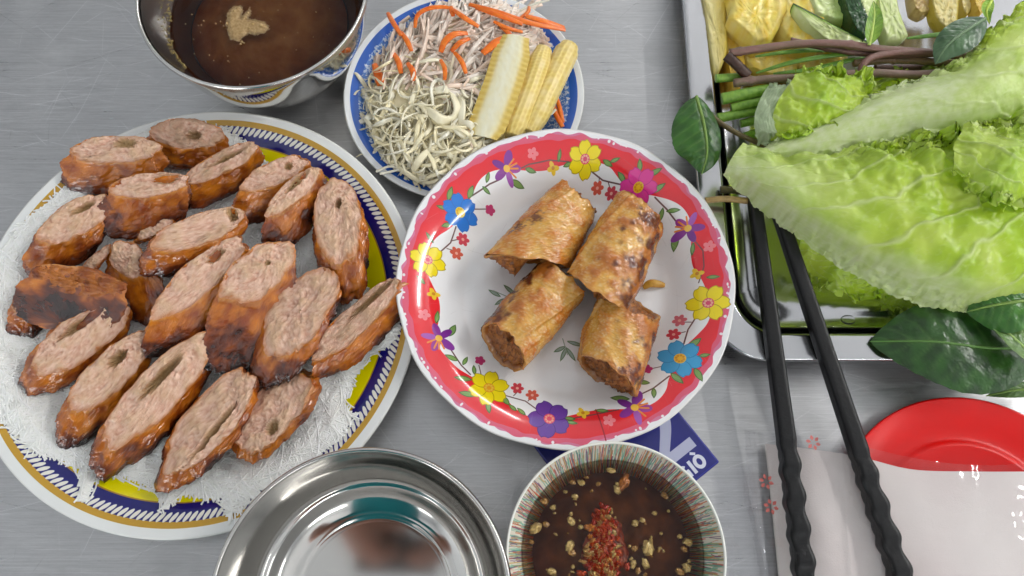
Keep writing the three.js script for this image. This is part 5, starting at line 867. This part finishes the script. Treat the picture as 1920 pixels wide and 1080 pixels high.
// second leaf behind it, its smooth rib running up to the corner
lettuce([
  [[1420, 296, .046], [1424, 288, .052], [1432, 280, .052], [1440, 274, .046]],
  [[1500, 306, .048], [1502, 276, .056], [1510, 252, .057], [1520, 238, .048]],
  [[1590, 294, .050], [1592, 244, .060], [1600, 212, .060], [1612, 190, .048]],
  [[1690, 280, .050], [1690, 216, .062], [1700, 176, .062], [1716, 148, .050]],
  [[1790, 270, .052], [1796, 200, .066], [1800, 150, .066], [1806, 112, .054]],
  [[1880, 260, .054], [1880, 170, .068], [1870, 110, .068], [1846, 66, .054]],
  [[1960, 240, .056], [1960, 130, .068], [1940, 60, .068], [1892, 24, .054]],
  [[2040, 220, .054], [2040, 100, .066], [2020, 10, .064], [1960, -30, .052]]],
  { seed: 8, amp: 0.004, zone: (s, t) => sstep(0.35, 0.05, t) * 0.8 + sstep(0.85, 1, t) * 0.4, frill: [0.5, 0.55, 0], rib: (s, t) => sstep(0.68, 0.35, s) * (1 - 0.75 * sstep(0.3, 0.0, t) * sstep(0.2, 0.4, s)) + 0.55 * sstep(0.5, 0.2, Math.abs(t - 0.45)) * sstep(1.0, 0.6, s), vein: (s, t) => s * 5 + t * 3, label: 'lettuce leaf with a smooth pale rib running up behind the large leaf' });
// bright frilly tip
lettuce([
  [[1448, 262, .048], [1446, 230, .050], [1458, 190, .052], [1486, 150, .052], [1494, 132, .050]],
  [[1490, 262, .054], [1494, 226, .057], [1510, 186, .058], [1530, 150, .057], [1540, 130, .054]],
  [[1546, 246, .056], [1548, 212, .059], [1560, 180, .059], [1570, 152, .058], [1578, 136, .054]],
  [[1600, 222, .054], [1602, 198, .057], [1608, 176, .057], [1612, 156, .055], [1612, 142, .052]],
  [[1652, 190, .048], [1648, 178, .050], [1640, 168, .051], [1628, 156, .050], [1618, 148, .047]]],
  { seed: 14, amp: 0.006, frill: [0.6, 1, 1], rib: () => 0, vein: (s, t) => t * 3 + s * 2, nu: 110, nv: 100, label: 'bright frilly lettuce tip between the stems and the pale rib' });
lettuce([
  [[1424, 268, .042], [1414, 244, .044], [1416, 210, .046], [1434, 170, .046], [1450, 158, .044]],
  [[1444, 268, .046], [1440, 240, .049], [1446, 206, .050], [1462, 172, .050], [1478, 156, .046]],
  [[1470, 264, .044], [1470, 236, .047], [1476, 204, .048], [1490, 174, .048], [1500, 160, .044]]],
  { seed: 21, amp: 0.003, frill: [0.6, 0.8, 0], rib: () => 0.25, nu: 60, nv: 80, tint: (c) => mix3(c, S(196, 212, 188), 0.75), label: 'pale greyish underside of a lettuce frill by the stalk ends' });
// frill hanging out below the big leaf
lettuce([
  [[1494, 500, .018], [1496, 476, .026], [1500, 450, .034], [1520, 430, .040]],
  [[1544, 540, .016], [1552, 510, .026], [1562, 486, .034], [1576, 470, .038]],
  [[1590, 560, .016], [1604, 540, .025], [1618, 520, .032], [1634, 506, .036]],
  [[1650, 556, .018], [1668, 548, .026], [1684, 540, .031], [1700, 530, .034]],
  [[1720, 576, .018], [1730, 566, .025], [1742, 558, .030], [1760, 548, .034]]],
  { seed: 33, amp: 0.008, frill: [1, 0, 0.5], rib: () => 0, nu: 120, nv: 60, label: 'lettuce frill hanging below the large leaf beside the chopstick' });
lettuce([
  [[1648, 578, .012], [1650, 560, .018], [1660, 540, .026]],
  [[1710, 586, .012], [1716, 566, .020], [1724, 546, .028]],
  [[1780, 588, .012], [1790, 570, .022], [1800, 552, .030]],
  [[1850, 580, .014], [1856, 566, .024], [1864, 550, .032]]],
  { seed: 41, amp: 0.006, frill: [1, 0, 0], rib: () => 0, nu: 100, nv: 40, label: 'lettuce edge tucked under the large leaf near the dark herb leaf' });
// ruffle folded over in the middle
lettuce([
  [[1790, 330, .066], [1788, 300, .072], [1796, 262, .074], [1820, 224, .070]],
  [[1830, 372, .066], [1840, 322, .074], [1846, 272, .078], [1856, 232, .072]],
  [[1880, 384, .068], [1892, 340, .076], [1900, 284, .080], [1910, 236, .072]],
  [[1940, 380, .068], [1960, 340, .076], [1970, 290, .078], [1980, 240, .070]]],
  { seed: 52, amp: 0.008, frill: [1, 0.4, 0], rib: () => 0.1, vein: (s, t) => t * 4 + s, nu: 110, nv: 90, label: 'curled lettuce ruffle folded over the blade of the large leaf' });

// leaves deeper in the tray, under the others
lettuce([
  [[1440, 330, .014], [1440, 270, .020], [1450, 210, .022], [1480, 160, .016]],
  [[1540, 400, .014], [1540, 310, .030], [1560, 220, .032], [1580, 140, .020]],
  [[1660, 470, .014], [1660, 340, .036], [1680, 230, .040], [1700, 128, .026]],
  [[1780, 520, .014], [1780, 380, .038], [1800, 250, .042], [1810, 110, .030]],
  [[1900, 520, .014], [1900, 400, .036], [1920, 250, .042], [1920, 100, .030]],
  [[2000, 500, .014], [2010, 400, .034], [2030, 250, .040], [2040, 80, .030]]],
  { seed: 61, amp: 0.008, frill: [0.6, 0.8, 0], rib: () => 0, nu: 110, nv: 110, label: 'lettuce leaf at the bottom of the pile under the others' });
// ---------------------------------------------------------------- red dish, napkin packet, chopsticks
const RD = circleFit([[1612, 832], [1640, 797], [1680, 770], [1730, 751], [1780, 745], [1840, 751], [1890, 764], [1920, 776]], 0.013);
{
  const R = RD.r, g = thing('red_dish', 'shallow bright red plastic dish beside the napkin packet', 'dish', null, V(RD.x, 0, RD.z));
  const prof = [[0, 0.0062], [R * 0.5, 0.0062], [R * 0.6, 0.0068], [R * 0.645, 0.0078], [R * 0.665, 0.0078], [R * 0.685, 0.0068], [R * 0.72, 0.0056], [R * 0.82, 0.0068], [R * 0.93, 0.0105], [R * 0.975, 0.0128], [R * 0.99, 0.0132], [R, 0.0126], [R * 0.992, 0.0112], [R * 0.9, 0.0066], [R * 0.7, 0.0026], [R * 0.66, 0.0002], [0, 0.0002]];
  part('dish_shell', lathe(prof, 128), phys({ color: col(S(226, 8, 4)), roughness: 0.3, ior: 1.4, bumpMap: rep(lumpTex, 3), bumpScale: 0.00003 }), g);
}
{
  const g = thing('napkin_packet', 'white paper napkin in a clear plastic sleeve printed with pink flowers', 'napkin');
  // paper: top edge follows the photograph
  const paper = patch([
    [[1436, 832, .004], [1520, 842, .0165], [1610, 856, .0165], [1710, 880, .0165], [1830, 884, .0165], [1960, 884, .0165]],
    [[1446, 920, .005], [1530, 925, .0165], [1620, 930, .0165], [1720, 940, .017], [1840, 942, .017], [1970, 942, .0165]],
    [[1456, 1020, .005], [1540, 1025, .016], [1630, 1030, .016], [1740, 1034, .017], [1860, 1036, .017], [1990, 1036, .0165]],
    [[1468, 1140, .005], [1550, 1145, .009], [1650, 1150, .011], [1760, 1150, .012], [1880, 1150, .012], [2010, 1150, .009]]], 90, 90, (p, s, t) => { p.y += 0.0006 * fbm(p.x * 30, p.z * 30, 2, 3) + 0.0008 * Math.exp(-(((t - 0.33 + 0.02 * s) / 0.012) ** 2)); return mix3(S(232, 224, 219), S(224, 212, 208), clamp(0.5 + fbm(p.x * 12, p.z * 12, 7, 2))); });
  const pg = paper.build(); part('paper_napkin', pg, phys({ vertexColors: true, roughness: 0.9, side: THREE.DoubleSide, bumpMap: rep(fineTex, 30), bumpScale: 0.0001 }), g);
  const under = pg.clone(); { const P = under.attributes.position; for (let i = 0; i < P.count; i++) P.setY(i, Math.max(0.0006, P.getY(i) - 0.0025)); } part('napkin_underside', under, phys({ color: col(S(232, 226, 220)), roughness: 0.9, side: THREE.DoubleSide }), g);
  const filmH = (x, z) => 0.0011 * fbm(x * 40, z * 18, 5, 2) + 0.0009 * Math.abs(fbm(x * 22, z * 70, 9, 2));
  const film = patch([
    [[1396, 808, .010], [1440, 812, .012], [1520, 820, .019], [1620, 838, .021], [1720, 860, .021], [1830, 872, .020], [1970, 868, .020]],
    [[1398, 870, .011], [1440, 874, .013], [1530, 880, .020], [1630, 888, .021], [1730, 900, .021], [1840, 905, .021], [1975, 905, .020]],
    [[1406, 940, .010], [1448, 940, .012], [1540, 944, .020], [1640, 948, .020], [1740, 955, .021], [1850, 958, .021], [1985, 958, .020]],
    [[1424, 1020, .009], [1460, 1020, .012], [1550, 1024, .019], [1650, 1028, .020], [1760, 1034, .021], [1870, 1036, .021], [2000, 1036, .020]],
    [[1448, 1140, .008], [1480, 1140, .012], [1560, 1145, .015], [1670, 1150, .017], [1780, 1150, .017], [1890, 1150, .017], [2020, 1150, .014]]], 130, 130, (p, s, t) => { p.y += filmH(p.x, p.z) * (1 + 1.6 * sstep(0.25, 0, t)) + 0.0012 * Math.abs(fbm(p.x * 130, p.z * 40, 3, 2)) * sstep(0.2, 0, t); return [1, 1, 1]; });
  const filmMat = phys({ color: col([0.94, 0.94, 0.95]), roughness: 0.06, transmission: 1, thickness: 0, ior: 1.45, side: THREE.DoubleSide });
  part('plastic_film', film.build(), filmMat, g, 'clear crinkled plastic sleeve');
  const seal = patch([
    [[1330, 884, .003], [1360, 880, .005], [1396, 872, .006], [1410, 870, .004]],
    [[1346, 960, .003], [1372, 950, .006], [1400, 945, .007], [1420, 940, .004]],
    [[1362, 1030, .003], [1388, 1028, .006], [1416, 1024, .007], [1432, 1020, .004]],
    [[1374, 1130, .003], [1400, 1130, .006], [1430, 1135, .006], [1452, 1140, .004]]], 80, 40, p => { p.y += 1.6 * Math.abs(filmH(p.x * 1.8, p.z)); return [1, 1, 1]; });
  part('plastic_flap', seal.build(), filmMat, g, 'loose clear plastic flap lying on the table');
  // printed flowers on the sleeve: four small petals each
  const pm = phys({ color: col(S(236, 128, 118)), roughness: 0.4, side: THREE.DoubleSide });
  for (const [x, y, h] of [[1437, 903, .0155], [1446, 950, .0155], [1525, 830, .0175]]) {
    const c = at(x, y, h), a = new Acc(); for (let k = 0; k < 6; k++) { const an = k * 1.047 + 0.3, L = 0.0042, W = 0.0011, o = a.v(c, null), d = V(Math.cos(an), 0, Math.sin(an)), q = V(-d.z, 0, d.x); const e = (u, w) => a.v(c.clone().addScaledVector(d, u * L).addScaledVector(q, w * W).add(V(0, filmH(c.x + d.x * u * L, c.z + d.z * u * L) - filmH(c.x, c.z), 0)), null); const p1 = e(0.3, 0), p2 = e(0.65, 1), p3 = e(1, 0.3), p4 = e(1, -0.3), p5 = e(0.65, -1); a.tri(p1, p3, p2); a.tri(p1, p4, p3); a.tri(p1, p5, p4); }
    part('printed_flower', a.build(), pm, g);
  }
  settle(g);
}
// chopsticks: square, tapering, with a carved twist at the thick end
function chopstick(p, w, label) {
  const A = at(...p[0]), B = at(...p[1]), T = B.clone().sub(A), len = T.length(); T.normalize();
  const side = V(0, 1, 0).cross(T).normalize().negate(), up = side.clone().cross(T).normalize(); if (up.y < 0) up.negate();
  const a = new Acc(), n = 320, M = 32, car = p[2];
  for (let k = 0; k <= n; k++) {
    const t = k / n, hw = lerp(w[0], w[1], t) / 2, c = sstep(car - 0.01, car + 0.03, t), ph = (t - car) * len / 0.0085 * Math.PI;
    for (let j = 0; j < M; j++) {
      const an = (j + 0.5) / M * 6.28318 + Math.PI / 4, cs = Math.cos(an), sn = Math.sin(an), m = Math.pow(Math.pow(Math.abs(cs), 7) + Math.pow(Math.abs(sn), 7), -1 / 7);
      // scalloped facets: each face is hollowed in turn
      const face = Math.abs(cs) > Math.abs(sn) ? 0 : 1, tri = x => Math.abs(((x / Math.PI % 2) + 2) % 2 - 1), hol = c * 0.19 * (Math.cos(ph * 1.0 + face * 1.6 + (face ? (sn > 0 ? 0 : 3.1) : (cs > 0 ? 0 : 3.1)) * 0.5) - 0.2);
      const rr = hw * m * (1 + hol * (0.6 + 0.4 * tri(ph)));
      a.v(A.clone().addScaledVector(T, t * len).addScaledVector(side, cs * rr).addScaledVector(up, sn * rr), null, an * hw, t * len);
    }
  }
  for (let k = 0; k < n; k++) for (let j = 0; j < M; j++) { const x = k * M + j, y = k * M + (j + 1) % M; a.quad(x, x + M, y + M, y); }
  for (const [k, f] of [[0, 0], [n, 1]]) { const c = a.v(k ? B : A, null); for (let j = 0; j < M; j++) f ? a.tri(c, k * M + (j + 1) % M, k * M + j) : a.tri(c, k * M + j, k * M + (j + 1) % M); }
  single('chopstick', a.build(), phys({ color: col(S(10, 10, 12)), roughness: 0.38, ior: 1.4, bumpMap: rep(fineTex, 10), bumpScale: 0.00012, side: THREE.DoubleSide }), label, 'chopstick', 'pair of black chopsticks');
}
chopstick([[1408, 330, .0335], [1530, 1240, .0205], 0.585], [0.0072, 0.0112], 'black carved chopstick beside the floral plate');
chopstick([[1440, 340, .0335], [1742, 1240, .0205], 0.60], [0.0072, 0.0114], 'black carved chopstick leaning towards the red dish');
// ---------------------------------------------------------------- the person taking the picture, mirrored in the empty steel bowl
{
  // caps: [ax, ay, az, ra, bx, by, bz, rb]; tapered capsules joined smoothly; cell size in metres
  function skin3(caps, cell, k) {
    const lo = [9, 9, 9], hi = [-9, -9, -9];
    for (const c of caps) for (const o of [0, 4]) for (let i = 0; i < 3; i++) { lo[i] = Math.min(lo[i], c[o + i] - c[o + 3] - cell * 4); hi[i] = Math.max(hi[i], c[o + i] + c[o + 3] + cell * 4); }
    const size = Math.max(hi[0] - lo[0], hi[1] - lo[1], hi[2] - lo[2]), n = Math.ceil(size / cell), mc = new MarchingCubes(n, new THREE.MeshBasicMaterial(), false, false, 160000);
    const half = size / 2, cx = (lo[0] + hi[0]) / 2, cy = (lo[1] + hi[1]) / 2, cz = (lo[2] + hi[2]) / 2; mc.isolation = 0;
    for (let z = 0; z < n; z++) for (let y = 0; y < n; y++) for (let x = 0; x < n; x++) {
      const X = cx + (x / n * 2 - 1) * half, Y = cy + (y / n * 2 - 1) * half, Z = cz + (z / n * 2 - 1) * half; let s = 1;
      if (X > lo[0] && X < hi[0] && Z > lo[2] && Z < hi[2] && Y > lo[1] && Y < hi[1]) { let e = 0; s = 0.3; for (const c of caps) { const bx = c[4] - c[0], by = c[5] - c[1], bz = c[6] - c[2], t = clamp(((X - c[0]) * bx + (Y - c[1]) * by + (Z - c[2]) * bz) / (bx * bx + by * by + bz * bz + 1e-12)), d = Math.hypot(X - c[0] - bx * t, Y - c[1] - by * t, Z - c[2] - bz * t) - lerp(c[3], c[7], t); const h = clamp(0.5 + 0.5 * (s - d) / k); s = lerp(s, d, h) - k * h * (1 - h); } }
      mc.field[x + y * n + z * n * n] = -s;
    }
    mc.update(); const cnt = mc.count, P = new Float32Array(mc.positionArray.slice(0, cnt * 3)), N = new Float32Array(mc.normalArray.slice(0, cnt * 3));
    for (let i = 0; i < cnt; i++) { P[i * 3] = cx + P[i * 3] * half; P[i * 3 + 1] = cy + P[i * 3 + 1] * half; P[i * 3 + 2] = cz + P[i * 3 + 2] * half; }
    const g = new THREE.BufferGeometry(); g.setAttribute('position', new THREE.BufferAttribute(P, 3)); g.setAttribute('normal', new THREE.BufferAttribute(N, 3)); return g;
  }
  const both = f => [f(-1), f(1)].flat();
  const body = [[0, .10, .74, .13, 0, .46, .62, .13], [0, .46, .62, .12, 0, .60, .56, .10], [0, .60, .56, .055, 0, .72, .50, .052],
    ...both(s => [[s * .05, .58, .57, .08, s * .18, .57, .57, .06], [s * .18, .57, .57, .052, s * .27, .34, .48, .042], [s * .27, .34, .48, .040, s * .085, .48, .36, .028], [s * .08, .08, .74, .095, s * .10, -.32, .73, .062], [s * .10, -.32, .73, .058, s * .10, -.68, .76, .040], [s * .10, -.70, .76, .038, s * .11, -.72, .62, .028]])];
  const head = [[0, .79, .465, .088, 0, .83, .475, .086], [0, .745, .43, .055, 0, .76, .44, .06], [0, .77, .372, .011, 0, .795, .385, .008], [-.086, .78, .47, .016, -.088, .81, .475, .018], [.086, .78, .47, .016, .088, .81, .475, .018], [0, .72, .50, .052, 0, .76, .48, .06], [-.02, .748, .383, .009, .02, .748, .383, .009]];
  const hand = s => { const w = [s * .085, .48, .36], out = [[w[0], w[1], w[2], .026, s * .062, .52, .335, .026], [s * .062, .515, .335, .02, s * .05, .535, .325, .02]]; for (let i = 0; i < 4; i++) { const y = .545 - i * .018, L = [.9, 1, .95, .8][i]; out.push([s * .058, y, .33, .009, s * (.058 - .02 * L), y + .006, .312, .0085], [s * (.058 - .02 * L), y + .006, .312, .0085, s * (.058 - .045 * L), y + .004, .318, .0075]); } out.push([s * .07, .52, .345, .012, s * .055, .555, .352, .010], [s * .055, .555, .352, .0095, s * .035, .57, .350, .008]); return out; };
  const g = thing('person', 'person in a teal shirt leaning over the table with both hands raised', 'person', null);
  const skinM = phys({ color: col(S(176, 118, 94)), roughness: 0.55 });
  const geos = [skin3(body, 0.012, 0.03), skin3(head, 0.005, 0.012), skin3(hand(-1), 0.003, 0.004), skin3(hand(1), 0.003, 0.004)];
  part('body', mergeGeometries(geos), skinM, g);
  part('shirt', skin3([[0, .12, .735, .165, 0, .46, .62, .16], [0, .46, .62, .155, 0, .60, .565, .105], ...both(s => [[s * .05, .585, .57, .10, s * .18, .575, .57, .078], [s * .18, .575, .57, .075, s * .235, .43, .515, .066]])], 0.012, 0.035), phys({ color: col(S(28, 138, 146)), roughness: 0.85 }), g);
  part('trousers', skin3([[0, .06, .745, .145, 0, .12, .735, .15], ...both(s => [[s * .08, .06, .745, .115, s * .10, -.32, .735, .082], [s * .10, -.32, .735, .08, s * .10, -.66, .76, .062]])], 0.014, 0.03), phys({ color: col(S(52, 54, 66)), roughness: 0.85 }), g);
  part('hair', skin3([[0, .86, .49, .078, 0, .80, .535, .07], [-.05, .83, .47, .06, -.045, .80, .52, .055], [.05, .83, .47, .06, .045, .80, .52, .055], [0, .87, .43, .04, 0, .88, .47, .06]], 0.006, 0.015), phys({ color: col(S(28, 24, 22)), roughness: 0.6 }), g);
  const eyeM = phys({ color: col(S(30, 22, 18)), roughness: 0.2 }); for (const s of [-1, 1]) part('eye', new THREE.SphereGeometry(0.008, 12, 10).translate(s * .032, .802, .386), eyeM, g);
  settle(g); g.position.x -= 0.2; g.position.z -= 0.05;
  const ph = shadow(new THREE.Mesh(new RoundedBoxGeometry(0.15, 0.072, 0.008, 4, 0.0038), phys({ color: col(S(30, 30, 34)), roughness: 0.2 }))); ph.name = 'phone'; ph.userData = { label: 'dark slim phone held between two hands above the table', category: 'phone' };
  ph.position.set(-.2, .545, .275); ph.rotation.x = -0.9; scene.add(ph);
}
scene.traverse(o => { if (o.isMesh) { o.castShadow = true; o.receiveShadow = true; } });
renderer.render(scene, camera);
